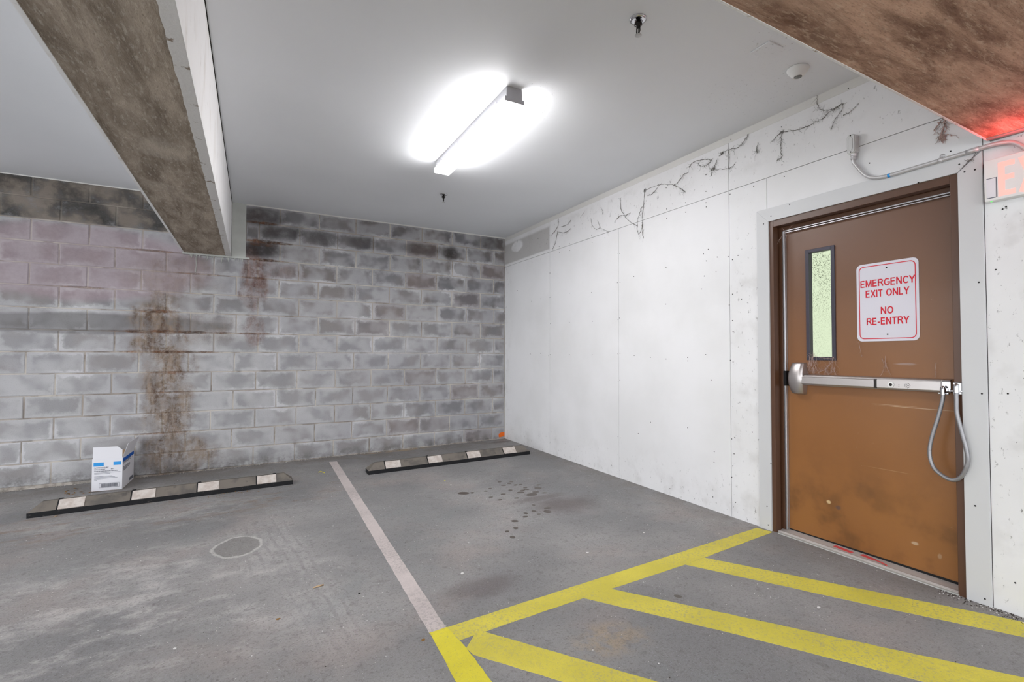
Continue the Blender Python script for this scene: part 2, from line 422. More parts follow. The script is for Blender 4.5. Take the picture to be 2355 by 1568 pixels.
def mat_edge():
    n = NT('ragged_white_edge')
    c = n.mix(n.noise(14, 5, 0.7, lo=0.58, hi=0.66), rgb(216, 214, 211), rgb(140, 126, 112))
    n.bump(n.noise(60, 4), 0.5, 0.004)
    return n.out(c, 0.85)
M['edge'] = mat_edge()
M['pad'] = plain('bearing_grout', rgb(200, 202, 197), 0.9, 0, 0.1, 0.08, 9)
M['trim'] = plain('grey_painted_casing', rgb(203, 203, 204), 0.45, 0, 0.4, 0.02, 3)
M['trim_line'] = plain('ceiling_bead', rgb(214, 212, 208), 0.5, 0, 0.4, 0.02)
def mat_door():
    n = NT('brown_door_paint')
    X = n.xyz()
    c = n.mix(n.noise(1.5, 3, lo=0.3, hi=0.7), rgb(146, 96, 48), rgb(138, 89, 43))
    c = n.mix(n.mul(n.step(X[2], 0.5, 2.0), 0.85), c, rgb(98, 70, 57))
    # scuffed lower part with pale scratches
    sc = n.noise(20, 6, 0.8, v=n.scale(n.pos, (1, 1.4, 0.5), rot=(0.7, 0, 0)))
    c = n.mix(n.mul(n.step(sc, 0.68, 0.73), n.step(X[2], 1.0, 0.2), 0.5), c, rgb(176, 150, 120))
    c = n.mix(n.mul(n.noise(6, 4, lo=0.42, hi=0.7), n.step(X[2], 0.7, 0.05), 0.55), c, rgb(84, 54, 24))
    for (cy, cz, ry, rz, k, col) in ((-4.83, 0.862, 0.17, 0.0018, .7, rgb(196, 168, 138)), (-4.72, 0.868, 0.10, 0.0015, .6, rgb(190, 160, 130)), (-4.345, 0.235, 0.012, 0.010, .9, rgb(206, 178, 132)),
                                 (-4.40, 0.215, 0.016, 0.012, .6, rgb(70, 62, 70)), (-4.55, 1.245 - 0.9, 0.05, 0.05, .3, rgb(86, 56, 28)), (-4.68, 0.50, 0.10, 0.0016, .4, rgb(186, 150, 110)), (-4.80, 0.13, 0.015, 0.008, .7, rgb(190, 168, 140)), (-4.91, 0.10, 0.008, 0.012, .6, rgb(180, 150, 120)), (-4.77, 1.10, 0.05, 0.006, .35, rgb(170, 160, 160))):
        c = n.mix(n.mul(n.blob((cy, cz), (ry, rz), 'yz', 0.8, 0.9, 30), k), c, col)
    c = n.mix(n.mul(n.voro(45, lo=0.05, hi=0.03), n.noise(3, 3, lo=0.5, hi=0.6), 0.6), c, rgb(190, 172, 150))
    n.bump(n.noise(30, 3), 0.05, 0.002)
    return n.out(c, n.mul(n.add(0.30, n.mul(n.noise(4, 3), 0.16)), 1.0), 0, 0.5)
M['door'] = mat_door()
M['frame'] = plain('brown_frame_paint', rgb(88, 58, 40), 0.38, 0, 0.5, 0.05, 5)
M['dark'] = plain('dark_gap', rgb(22, 16, 13), 0.8, 0, 0.2)
M['alu'] = plain('aluminium_seal', rgb(196, 196, 200), 0.35, 0.85, 0.5, 0.03)
M['steel'] = plain('brushed_steel', rgb(196, 190, 188), 0.36, 0.9, 0.5, 0.04, 20)
M['chrome'] = plain('bright_chrome', rgb(205, 205, 208), 0.16, 1.0, 0.5, 0.02)
M['galv'] = plain('galvanised_conduit', rgb(206, 204, 205), 0.36, 0.45, 0.5, 0.06, 30)
M['hose'] = plain('grey_flexible_conduit', rgb(158, 157, 160), 0.42, 0.6, 0.5, 0.06, 60)
M['cast'] = plain('cast_fitting', rgb(208, 208, 207), 0.45, 0.3, 0.5, 0.05, 30)
M['black'] = plain('black_rubber', rgb(25, 25, 27), 0.7, 0, 0.3, 0.1, 20)
def mat_stop_side():
    n = NT('scuffed_black_rubber')
    c = n.mix(n.mul(n.noise(34, 5, 0.8, lo=0.6, hi=0.68), 0.6), rgb(24, 24, 27), rgb(96, 92, 90))
    return n.out(c, 0.75, 0, 0.3)
M['stop_side'] = mat_stop_side()
def mat_dusty():
    n = NT('dusty_rubber_top')
    c = n.mix(n.noise(8, 4, v=n.scale(n.pos, (1, 1, 1), off=(2, 0, 0)), lo=0.42, hi=0.66), rgb(118, 111, 104), rgb(96, 92, 88))
    c = n.mix(n.mul(n.noise(16, 4, lo=0.6, hi=0.7), 0.5), c, rgb(76, 74, 72))
    n.bump(n.noise(90, 3), 0.2, 0.002)
    return n.out(c, 0.85, 0, 0.15)
M['stop_top'] = mat_dusty()
def mat_stop_white():
    n = NT('grubby_white_reflector')
    c = n.mix(n.noise(20, 4, 0.6, lo=0.35, hi=0.65), rgb(206, 198, 192), rgb(184, 172, 164))
    return n.out(c, 0.6)
M['stop_white'] = mat_stop_white()
M['card'] = plain('white_card', rgb(226, 225, 230), 0.7, 0, 0.2, 0.01)
M['card_in'] = plain('brown_card_inside', rgb(176, 148, 116), 0.9, 0, 0.1)
M['band_light'] = plain('light_blue_print', rgb(58, 152, 222), 0.6, 0, 0.2, 0.01)
M['band_dark'] = plain('dark_blue_print', rgb(14, 92, 190), 0.6, 0, 0.2, 0.01)
M['ink'] = plain('grey_ink', rgb(110, 112, 122), 0.8, 0, 0.1, 0.01)
M['sign_white'] = plain('white_sign_face', rgb(214, 211, 220), 0.45, 0, 0.3, 0.01)
M['sign_red'] = plain('red_sign_ink', rgb(206, 34, 52), 0.5, 0, 0.3, 0.01)
M['white_plastic'] = plain('white_plastic', rgb(232, 232, 230), 0.45, 0, 0.4, 0.02)
M['fixture_body'] = plain('grey_fixture_body', rgb(176, 176, 180), 0.6, 0, 0.3, 0.02)
M['grey_lens'] = plain('grey_sensor_lens', rgb(120, 122, 118), 0.25, 0, 0.6, 0.02)
M['metal_dark'] = plain('dark_bronze_metal', rgb(56, 53, 52), 0.3, 0.8, 0.5, 0.1, 40)
M['lite_frame'] = plain('slate_window_frame', rgb(66, 62, 74), 0.45, 0.1, 0.4, 0.08, 20)
M['sill'] = plain('threshold_metal', rgb(196, 190, 186), 0.42, 0.25, 0.4, 0.06, 18)
M['red_tape'] = plain('red_tape_scrap', rgb(206, 76, 76), 0.6, 0, 0.3, 0.03)
M['orange'] = plain('orange_marking_paint', rgb(236, 112, 40), 0.8, 0, 0.2, 0.05, 40)
M['web_dark'] = plain('sooty_cobweb', rgb(128, 125, 120), 1.0, 0, 0.0)
M['web_pale'] = plain('dusty_cobweb', rgb(186, 162, 154), 1.0, 0, 0.0)
M['stain'] = plain('damp_drip', rgb(92, 84, 78), 0.45, 0, 0.4, 0.03, 30)
M['leaf'] = plain('dry_leaf', rgb(158, 116, 62), 0.8, 0, 0.2, 0.15, 60)
M['twig'] = plain('pale_twig', rgb(200, 172, 138), 0.8, 0, 0.2, 0.08, 60)
M['chip'] = plain('white_chip', rgb(226, 224, 222), 0.8, 0, 0.2, 0.03)
M['screw'] = plain('screw_head', rgb(48, 46, 46), 0.6, 0.3, 0.4)
M['concrete'] = plain('plain_concrete', rgb(150, 148, 144), 0.9, 0, 0.2, 0.06, 3)
def emit(name, c, s):
    n = NT(name); n.b.inputs['Emission Color'].default_value = c; n.b.inputs['Emission Strength'].default_value = s
    return n.out(c, 0.5)
M['lamp'] = emit('lit_diffuser', (1.0, 0.985, 0.99, 1), FIX_STR)
M['lamp_side'] = emit('lit_diffuser_flank', (1.0, 0.985, 0.99, 1), FIX_STR * 1.15)
M['led'] = emit('green_led', rgb(90, 235, 100), 1.2)
M['exit_letter'] = emit('lit_exit_letter', rgb(255, 168, 158), 0.55)
def mat_glass():
    n = NT('flyspecked_wired_glass')
    sp = n.noise(150, 4, 0.8, lo=0.56, hi=0.62)
    X = n.xyz()
    m = n.mul(sp, n.step(n.noise(9, 3), 0.30, 0.5), n.step(X[2], 1.3, 1.75, 0.25, 1.0))
    c = n.mix(m, (0.205, 0.225, 0.155, 1), (0.03, 0.028, 0.02, 1))
    n.b.inputs['Transmission Weight'].default_value = 1.0
    n.link(n.math('SUBTRACT', 1.0, m, clamp=True), n.b.inputs['Transmission Weight'])
    n.b.inputs['IOR'].default_value = 1.05
    return n.out(c, 0.35, 0, 0.3)
M['glass'] = mat_glass()

# ------------------------------------------------------------------ setting: floor, ceiling
XL, YB = -11.5, -12.0
def slab(name, mat, zf, up, x0=XL, x1=0.14, y0=YB, y1=0.14, th=0.12):
    b = MB()
    c = [(x0, y0), (x1, y0), (x1, y1), (x0, y1)]
    lo = [(x, y, zf(x, y) - (th if up else 0)) for x, y in c]
    hi = [(x, y, zf(x, y) + (0 if up else th)) for x, y in c]
    b.hexa(lo + hi)
    return structure(b.build(name, mat))
floor = slab('floor', M['floor'], F, True)
ceiling = slab('ceiling', M['ceiling'], CE, False)

# painted lines: thin coats lying on the floor, children of it
def coat(name, poly, mat, h, label=None, jag=0.0):
    b = MB()
    pts = []
    for i, (x, y) in enumerate(poly):
        x2, y2 = poly[(i + 1) % len(poly)]
        L = math.hypot(x2 - x, y2 - y); k = max(1, int(L / 0.04)) if jag else 1
        for j in range(k):
            t = j / k; px = x + (x2 - x) * t; py = y + (y2 - y) * t
            if j and jag:
                px += random.uniform(-jag, jag); py += random.uniform(-jag, jag)
            pts.append((px, py))
    b.prism([(x, y, F(x, y) - 0.0005) for x, y in pts], (0, 0, h + 0.0005))
    o = b.build(name, mat, floor)
    if label: o['label'] = label
    return o
coat('parking_line', [(-2.301, -0.273), (-2.222, -0.29), (-2.291, -4.015), (-2.369, -4.016)], M['white_line'], 0.0008, 'faded white line between the two parking bays', 0.0015)
coat('hatch_line', [(-2.37, -4.018), (-1.413, -3.982), (-0.044, -3.934), (-0.02, -4.036), (-0.886, -4.094), (-1.618, -4.11), (-2.30, -4.135)], M['yellow'], 0.0012, 'long yellow line running to the door', 0.0015)
coat('hatch_line', [(-0.895, -4.095), (-0.728, -4.085), (-0.143, -5.093), (-0.005, -5.345), (-0.005, -5.64), (-0.201, -5.308), (-0.462, -4.87)], M['yellow'], 0.0009, 'yellow hatch stripe nearest the door', 0.0015)
coat('hatch_line', [(-1.618, -4.105), (-1.442, -4.10), (-0.546, -5.404), (-0.01, -6.18), (-0.01, -6.40), (-0.903, -5.215), (-1.224, -4.695)], M['yellow'], 0.0009, 'middle yellow hatch stripe', 0.0015)
coat('hatch_line', [(-2.27, -4.20), (-2.19, -4.115), (-2.16, -4.125), (-1.735, -4.746), (-0.6, -6.38), (-0.78, -6.44), (-1.988, -4.64), (-2.262, -4.255)], M['yellow'], 0.0010, 'yellow hatch stripe nearest the camera', 0.0015)
coat('hatch_line', [(-2.367, -4.020), (-2.288, -4.014), (-2.27, -4.2), (-2.266, -4.44), (-2.29, -6.6), (-2.41, -6.6), (-2.381, -4.373)], M['yellow_bright'], 0.0016, 'brighter yellow line running on from the white line', 0.002)

# damp drip spots (pixel-measured on the floor), ragged discs
drips = [(1066, 1134, 14), (1086, 1133, 6), (1149, 1108, 5), (1176, 1108, 5), (1171, 1112, 5), (1158, 1116, 6), (1186, 1115, 6), (1197, 1114, 5), (1127, 1123, 5), (1117, 1129, 5), (1174, 1127, 6), (1208, 1121, 6),
         (1202, 1127, 6), (1211, 1125, 6), (1198, 1132, 9), (1157, 1136, 6), (1129, 1143, 5), (1150, 1149, 6), (1188, 1145, 6), (1238, 1115, 6), (1237, 1122, 9), (1232, 1131, 8), (1223, 1137, 14), (1259, 1168, 9), (1259, 1176, 11),
         (1227, 1161, 5), (1228, 1175, 7), (1209, 1180, 7), (1208, 1188, 7), (1184, 1198, 9), (1179, 1235, 8), (1252, 1133, 6), (1239, 1182, 5), (1186, 1214, 8), (1166, 1222, 6), (1559, 1371, 9)]
R3 = camo.matrix_world.to_3x3().copy(); CP = camo.matrix_world.translation.copy()
def floor_at(px, py):
    d = R3 @ Vector(((px - 1177.5 - 37.7) / 1129.65, -(py - 784 - 3.8) / 1129.65, -1))
    nrm = Vector((-0.0147, -0.007, 1)); t = -nrm.dot(CP) / nrm.dot(d)
    return CP + d * t
for px, py, r in drips:
    c = floor_at(px, py); e = floor_at(px + r * 0.85, py)
    rad = (e - c).length
    b = MB(); n = 14; ph = random.random() * 9
    pts = []
    for k in range(n):
        a = 2 * PI * k / n
        rr = rad * (1 + 0.14 * math.sin(2 * a + ph) + random.uniform(-0.07, 0.07))
        x, y = c.x + rr * math.cos(a), c.y + rr * math.sin(a)
        pts.append((x, y, F(x, y) - 0.0004))
    b.prism(pts, (0, 0, 0.0012))
    b.build('drip_stain', M['stain'], floor)

# ------------------------------------------------------------------ back wall of concrete blocks
P8 = 0.2032
ZT = 2.7976
RS = [0.035, 0.035, 0.038, 0.029, 0.033, 0.035, 0.037, 0.040, 0.026, 0.025, 0.020, 0.022, 0.012, 0.012]
b = MB()
b.box(XL, 0.14, 0.0045, 0.14, -0.30, 2.80)
wall_back = structure(b.build('wall_back', M['mortar']))
def block_mesh(L, H):
    b = MB(); c = 0.006; y0, y1 = -0.0, 0.05
    hx, hz = L / 2, H / 2
    vs = [(-hx, y1, -hz), (hx, y1, -hz), (hx, y1, hz), (-hx, y1, hz), (-hx, y0 + c * .7, -hz), (hx, y0 + c * .7, -hz), (hx, y0 + c * .7, hz), (-hx, y0 + c * .7, hz),
          (-hx + c, y0, -hz + c), (hx - c, y0, -hz + c), (hx - c, y0, hz - c), (-hx + c, y0, hz - c)]
    b.add(vs, [(0, 1, 5, 4), (1, 2, 6, 5), (2, 3, 7, 6), (3, 0, 4, 7), (4, 5, 9, 8), (5, 6, 10, 9), (6, 7, 11, 10), (7, 4, 8, 11), (8, 9, 10, 11)])
    return b
J = 0.0105
block_cache = {}
nblocks = 0
for row in range(14):
    sh = RS[row]
    cuts = [0.0]
    n = 2 if row % 2 == 0 else 1
    while True:
        x = -n * P8 + sh
        if x < -6.9: break
        cuts.append(x); n += 2
    if row == 3: cuts.append(-3.115)
    if row == 1: cuts.append(-3.14)
    cuts.append(-6.9)
    cuts = sorted(set(cuts), reverse=True)
    z1 = ZT - row * P8; z0 = z1 - P8
    if row == 0: z1 = 2.792
    for i in range(len(cuts) - 1):
        xa, xb = cuts[i], cuts[i + 1]
        L = xa - xb - J; H = z1 - z0 - J
        if L < 0.04: continue
        key = (round(L, 3), round(H, 3))
        if key not in block_cache:
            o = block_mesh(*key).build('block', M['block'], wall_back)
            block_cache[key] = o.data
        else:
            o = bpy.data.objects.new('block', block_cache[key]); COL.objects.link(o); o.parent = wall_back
        o.location = ((xa + xb) / 2, random.uniform(-0.0015, 0.0015), (z0 + z1) / 2 + random.uniform(-0.0008, 0.0008))
        nblocks += 1
# crumbly mortar foot along the floor
b = MB()
N = 130
top, bot = [], []
for i in range(N + 1):
    x = -6.9 * i / N
    top.append((x, -0.004 - 0.006 * random.random(), max(-0.045 + random.uniform(-0.004, 0.004), F(x, 0) + 0.004 + random.uniform(0, 0.006))))
    bot.append((x, -0.012 - 0.010 * random.random(), F(x, 0) - 0.003))
vs = [(p[0], 0.03, p[2] + 0.004) for p in top] + top + bot
fs = [(i, i + 1, N + 2 + i, N + 1 + i) for i in range(N)] + [(N + 1 + i, N + 2 + i, 2 * N + 3 + i, 2 * N + 2 + i) for i in range(N)]
b.add(vs, fs)
b.build('mortar_foot', M['mortar'], wall_back)
# grouted bearing pad beside the beam end, and the ledge with drips under it
b = MB()
b.box(-3.27, -3.138, -0.006, 0.03, 2.195, 2.785)
pad = b.build('bearing_pad', M['pad'], wall_back, 0.003); pad['label'] = 'pale grout strip filling the wall beside the beam end'
b = MB()
b.box(-3.70, -3.10, -0.012, 0.03, 2.184, 2.199)
for i in range(46):
    x = random.uniform(-3.66, -3.13); l = random.choice([0.012, 0.02, 0.03, 0.045]) * random.uniform(0.6, 1.2)
    b.tube([(x, -0.006, 2.188), (x + random.uniform(-.003, .003), -0.005, 2.188 - l)], 0.004, 5, rs=[0.005, 0.0015])
for x, l in ((-3.585, 0.19), (-3.36, 0.07)):
    b.tube([(x, -0.004, 2.19), (x + .004, -0.004, 2.19 - l * .6), (x, -0.004, 2.19 - l)], 0.003, 5)
o = b.build('dripping_mortar_ledge', M['pad'], wall_back)
# orange spray mark in the corner
b = MB()
pts = [(-0.004, 0.085), (-0.03, 0.088), (-0.062, 0.083), (-0.088, 0.068), (-0.092, 0.045), (-0.086, 0.02), (-0.05, 0.022), (-0.03, 0.026), (-0.004, 0.028)]
b.prism([(x, -0.0035, z) for x, z in pts], (0, -0.0012, 0))
o = b.build('spray_mark', M['orange'], wall_back); o['label'] = 'small orange spray paint mark low in the corner'
b = MB(); b.box(-6.9, 0.0, -0.003, 0.004, 2.772, 2.788)
structure(b.build('trim_1', M['trim_line']))

# ------------------------------------------------------------------ right wall: backing and boards
DY0, DY1, DZ = -5.055, -4.012, 2.066     # rough opening
b = MB()
b.box(0.016, 0.14, YB, DY0, -0.3, 2.80)
b.box(0.016, 0.14, DY0, DY1, DZ, 2.80)
b.box(0.016, 0.14, DY1, 0.01, -0.3, 2.80)
wall_right = structure(b.build('wall_right', M['dark']))
def sz(y): return 2.3763 + 0.0032 * y
G = 0.0016
def board(y0, y1, za, zb, cuthole=None):
    """za, zb: callables of y"""
    b = MB(); ya, yb = y0 + G, y1 - G
    pts = [(0, ya, za(ya) + G), (0, yb, za(yb) + G), (0, yb, zb(yb) - G), (0, ya, zb(ya) - G)]
    b.prism(pts, (0.015, 0, 0))
    return b.build('wall_board', M['panel'], wall_right, 0.0008, 1)
fl0 = lambda y: F(0, y) - 0.01
cl = lambda y: CE(0, y) - 0.001
for y1, y0 in ((0.0, -1.19), (-1.19, -2.441), (-2.441, -3.70), (-3.70, -4.007), (-5.147, -6.36), (-6.36, -7.6), (-7.6, -8.85), (-8.85, YB)):
    board(y0, y1, fl0, sz)
board(-5.147, -4.007, lambda y: 2.07, sz)
for y1, y0 in ((0.0, -1.19), (-1.19, -3.70), (-3.70, -6.14), (-6.14, -8.6), (-8.6, YB)):
    board(y0, y1, sz, cl)
# thick joint compound band along the ceiling
b = MB(); b.prism([(0.0, -5.16, CE(0, -5.16)), (0.0, 0, CE(0, 0)), (-0.003, 0, CE(0, 0)), (-0.003, -5.16, CE(0, -5.16))][:2] + [(0.0, 0, 2.735), (0.0, -5.16, 2.715)], (-0.0015, 0, 0))
structure(b.build('trim_2', M['trim_line']))
# screws: (px, py) measured on the photograph's wall plane
def wall_at(px, py, x=0.0):
    d = R3 @ Vector(((px - 1177.5 - 37.7) / 1129.65, -(py - 784 - 3.8) / 1129.65, -1))
    return CP + d * ((x - CP.x) / d.x)
S8 = 4.127
scr = [(1160 + a / S8, 520 + c / S8) for a, c in ((1078, 258), (1093, 258), (1073, 536), (1098, 532), (1092, 872), (1079, 887), (1078, 1212), (1098, 1206), (1096, 1461), (1080, 1475), (427, 445), (436, 445), (433, 677), (437, 926),
       (421, 1230), (435, 1219), (618, 636), (828, 629), (836, 903), (617, 913), (617, 1217), (835, 1222), (1232, 1227), (1386, 1246), (1535, 1261), (1740, 1246), (1741, 1278), (1911, 1220), (1535, 394), (1229, 477), (1533, 740),
       (1935, 219), (1890, 262), (1917, 330), (2021, 293), (2124, 289), (2165, 318), (1870, 596), (2166, 645), (2134, 748), (2166, 896), (2145, 1272), (2171, 1288), (187, 740), (259, 713), (346, 688), (345, 1209), (250, 1213), (126, 610),
       (345, 312), (263, 341), (523, 247), (622, 229), (833, 154), (955, 112), (828, 86), (320, 119), (264, 128), (521, 193), (618, 163), (2264, 455), (2218, 277), (2009, 434), (2251, 693), (1964, 1460), (1897, 473), (2171, 1000))]
scr += [(1400 + a / 5.228, 940 + c / 5.228) for a, c in ((503, 160), (950, 227), (356, 297), (139, 349), (112, 336), (1479, 362), (1516, 346), (1507, 541), (1492, 686), (1480, 822), (1525, 1124), (1253, 1060), (737, 959), (1269, 515), (1267, 643), (1726, 280))]
scr += [(1160 + a / 3.267, 160 + c / 3.267) for a, c in ((1515, 790), (1515, 915), (1515, 1000), (1517, 1032), (1361, 1000), (1362, 1071), (1219, 1117), (1219, 1047), (1355, 915), (1696, 936), (1873, 876), (1703, 524), (1216, 888))]
scr += [(1640 + a / 3.0154, c / 3.0154) for a, c in ((939, 614), (474, 880), (478, 1143), (494, 1223), (282, 1291), (954, 942), (1085, 1131), (1605, 800), (1607, 861), (1647, 1049), (2033, 1432), (2008, 1450))]
scr += [(2290, 620), (2335, 1430 - 90), (2318, 905)]
b = MB()
for px, py in scr:
    p = wall_at(px, py)
    if p.z < F(0, p.y) + 0.01 or -5.14 < p.y < -3.93 and p.z < 2.14: continue
    b.lathe([(0.0001, -0.0022), (0.0034, -0.002), (0.0040, -0.0002)], (0, p.y, p.z), 'X', 7)
o = stuff(b.build('screw_heads', M['screw'], wall_right))

# ------------------------------------------------------------------ beams
b = MB()
b.box(-3.685, -3.318, YB, -0.006, 2.2, 2.80, 0)
beam = structure(b.build('ceiling_beam', M['beam_brown']))
b = MB(); b.box(-3.318, -3.272, YB, -0.006, 2.197, 2.79, 0)
for f in range(len(b.f)): pass
o = b.build('side_cladding', M['plaster'], beam)
b = MB()     # ragged whitish lower edge under the cladding
N = 220; vs = []
for i in range(N + 1):
    y = -0.01 - 7.0 * i / N
    vs += [(-3.272, y, 2.199), (-3.272, y, 2.1955), (-3.318 - random.uniform(0, 0.005), y, 2.1955)]
fs = []
for i in range(N):
    a = i * 3; fs += [(a, a + 3, a + 4, a + 1), (a + 1, a + 4, a + 5, a + 2)]
b.add(vs, fs)
o = b.build('chipped_edge', M['edge'], beam); o['label'] = 'chipped pale lower edge of the beam'
b = MB(); b.box(-3.70, -3.685, YB, -0.006, 2.196, 2.79)
o = b.build('side_cladding', M['plaster'], beam)
b = MB(); b.box(-3.2745, -3.268, -5.16, -0.01, 2.766, 2.774)
b.build('joint_gap', M['dark'], beam)

b = MB()
b.box(-9.0, -0.055, -5.80, -5.178, 2.17, 2.80, 0)
b.box(-0.055, -0.004, -5.80, -5.178, 2.166, 2.80, 1)
beam2 = structure(b.build('ceiling_beam', [M['beam_red'], M['concrete']]))
b = MB(); b.box(-9.0, -0.02, -5.178, -5.170, 2.168, 2.79)
b.build('side_cladding', M['edge'], beam2)

# ------------------------------------------------------------------ door, frame, casing
door = structure(bpy.data.objects.new('door_1', None)); COL.objects.link(door)
LX = 0.088         # leaf face
b = MB()
hy0, hy1, hz0, hz1 = -4.394, -4.232, 1.128, 1.822     # lite hole
ly0, ly1, lz0, lz1 = -5.02, -4.086, -0.012, 1.992
b.box(LX, LX + 0.045, ly0, hy0, lz0, lz1); b.box(LX, LX + 0.045, hy1, ly1, lz0, lz1)
b.box(LX, LX + 0.045, hy0, hy1, lz0, hz0); b.box(LX, LX + 0.045, hy0, hy1, hz1, lz1)
leaf = b.build('door_leaf', M['door'], door)
b = MB()   # vision light frame: raised rim and deep reveal
ho0, ho1, hoz0, hoz1 = -4.404, -4.221, 1.117, 1.833
for (a0, a1, c0, c1) in ((ho0, ho0 + 0.022, hoz0, hoz1), (ho1 - 0.022, ho1, hoz0, hoz1), (ho0 + 0.022, ho1 - 0.022, hoz0, hoz0 + 0.022), (ho0 + 0.022, ho1 - 0.022, hoz1 - 0.022, hoz1)):
    b.box(LX - 0.010, LX + 0.03, a0, a1, c0, c1)
vf = b.build('vision_frame', M['lite_frame'], leaf, 0.0015, 1)
b = MB(); b.box(LX + 0.030, LX + 0.036, ho0 + 0.01, ho1 - 0.01, hoz0 + 0.01, hoz1 - 0.01)
b.build('pane', M['glass'], leaf)
b = MB()
# hollow metal frame: faces, reveals, stops
FR = 0.036
b.box(-0.002, 0.050, DY1 - FR - 0.004, DY1, -0.06, DZ)              # left jamb face + reveal
b.box(0.050, 0.066, DY1 - FR + 0.014, DY1, -0.06, DZ)
b.box(0.066, 0.14, DY1 - FR - 0.022, DY1, -0.06, DZ)                # stop
b.box(-0.002, 0.050, DY0, DY0 + FR + 0.002, -0.06, DZ)             # right jamb
b.box(0.050, 0.086, DY0, DY0 + FR - 0.012, -0.06, DZ)
b.box(0.134, 0.14, DY0, DY0 + FR - 0.014, -0.06, DZ)
b.box(-0.002, 0.050, DY0 + FR + 0.002, DY1 - FR - 0.004, DZ - 0.052, DZ)                       # head
b.box(0.050, 0.066, DY0 + FR - 0.012, DY1 - FR + 0.014, DZ - 0.036, DZ)
b.box(0.066, 0.14, DY0 + FR - 0.012, DY1 - FR - 0.022, DZ - 0.076, DZ)
b.build('door_frame', M['frame'], door, 0.002, 2)
b = MB()
b.box(0.064, 0.084, -4.0885, -4.0745, -0.01, 1.985)                  # aluminium seal, latch side
b.build('weather_strip', M['alu'], door, 0.003)
b = MB(); b.box(0.066, 0.084, -5.02, -4.076, 1.984, 1.992)
b.box(0.066, 0.08, -5.02, -4.076, 1.972, 1.978)
b.build('weather_strip', M['alu'], door, 0.0015)
b = MB(); b.box(0.058, 0.10, -4.094, -4.0735, 0.945, 1.045); b.build('strike_plate', M['black'], door, 0.002)
# casing boards with screws
def casing(poly, lab=None):
    b = MB(); b.prism([(0.0, y, z) for y, z in poly], (-0.013, 0, 0))
    return b.build('casing', M['trim'], door, 0.001, 1)
co0, co1, ci0, ci1, czo, czi = -5.147, -3.936, -5.052, -4.024, 2.146, 2.056
casing([(co1, F(0, -3.93)), (ci1, F(0, -4.02)), (ci1, czi), (co1, czo)])
casing([(co1, czo), (ci1, czi), (ci0, czi), (-5.142, czo - 0.004)])
casing([(-5.052, F(0, -5.05)), (co0, F(0, -5.15)), (co0, czo - 0.012), (ci0, czi - 0.003)])
b = MB()
for px, py in ((1756, 515), (1773, 497), (1816, 470), (2112, 420), (2218, 395), (2242, 390), (2251, 649), (2258, 905), (2206, 378), (2265, 1377), (1767, 1207), (1764, 1164), (2243, 1163), (1773, 1065)):
    p = wall_at(px, py, -0.013)
    b.lathe([(0.0001, -0.002), (0.0036, -0.0018), (0.0044, 0.0002)], (-0.013, p.y, p.z), 'X', 8)
stuff(b.build('casing_screws', M['screw'], door))
# threshold
b = MB()
yA, yB_ = -4.052, -5.018
zt0 = F(0, -4.05) + 0.0
sec = [(0.014, -0.06), (0.014, 0.006), (0.022, 0.012), (0.030, 0.012), (0.036, 0.009), (0.05, 0.012), (0.086, 0.018), (0.14, 0.018), (0.14, -0.06)]
b.prism([(x, yA, F(0, yA) + z) for x, z in sec], (0, yB_ - yA, -0.0067))
b.build('threshold', M['sill'], door)
b = MB()
b.prism([(-0.012, -4.07, F(0, -4.07) - 0.002), (0.016, -4.05, F(0, -4.07) - 0.002), (0.016, -5.03, F(0, -5.0) - 0.002), (-0.006, -5.02, F(0, -5.0) - 0.002)], (0, 0, 0.006))
b.build('mortar_bed', M['pad'], door)
b = MB(); b.box(LX - 0.002, LX + 0.012, -5.01, -4.09, -0.022, -0.004); b.build('sweep', M['black'], leaf)
for (ya, yb, dx) in ((-4.385, -4.50, 0.0), (-4.535, -4.62, 0.004)):
    b = MB()
    b.prism([(0.052 + dx, ya, F(0, ya) + 0.0131), (0.072 + dx, ya - 0.01, F(0, ya) + 0.0168), (0.062 + dx, yb, F(0, yb) + 0.0155), (0.042 + dx, yb + 0.005, F(0, yb) + 0.0120)], (0, 0, 0.001))
    tag(b.build('tape_strip', M['red_tape']), 'red tape strip on the door threshold, %s' % ('nearer the latch side' if dx == 0 else 'nearer the hinge side, with a curled tail'), 'tape', 'red tape on the threshold')
b = MB(); b.tube([(0.052, -4.615, F(0, -4.6) + 0.0165), (0.046, -4.65, F(0, -4.65) + 0.0165), (0.035, -4.685, F(0, -4.68) + 0.0155), (0.024, -4.69, F(0, -4.7) + 0.0165)], 0.0035, 6)
o = b.build('tail', M['red_tape']); tp = bpy.data.objects['tape_strip.001']; o.parent = tp

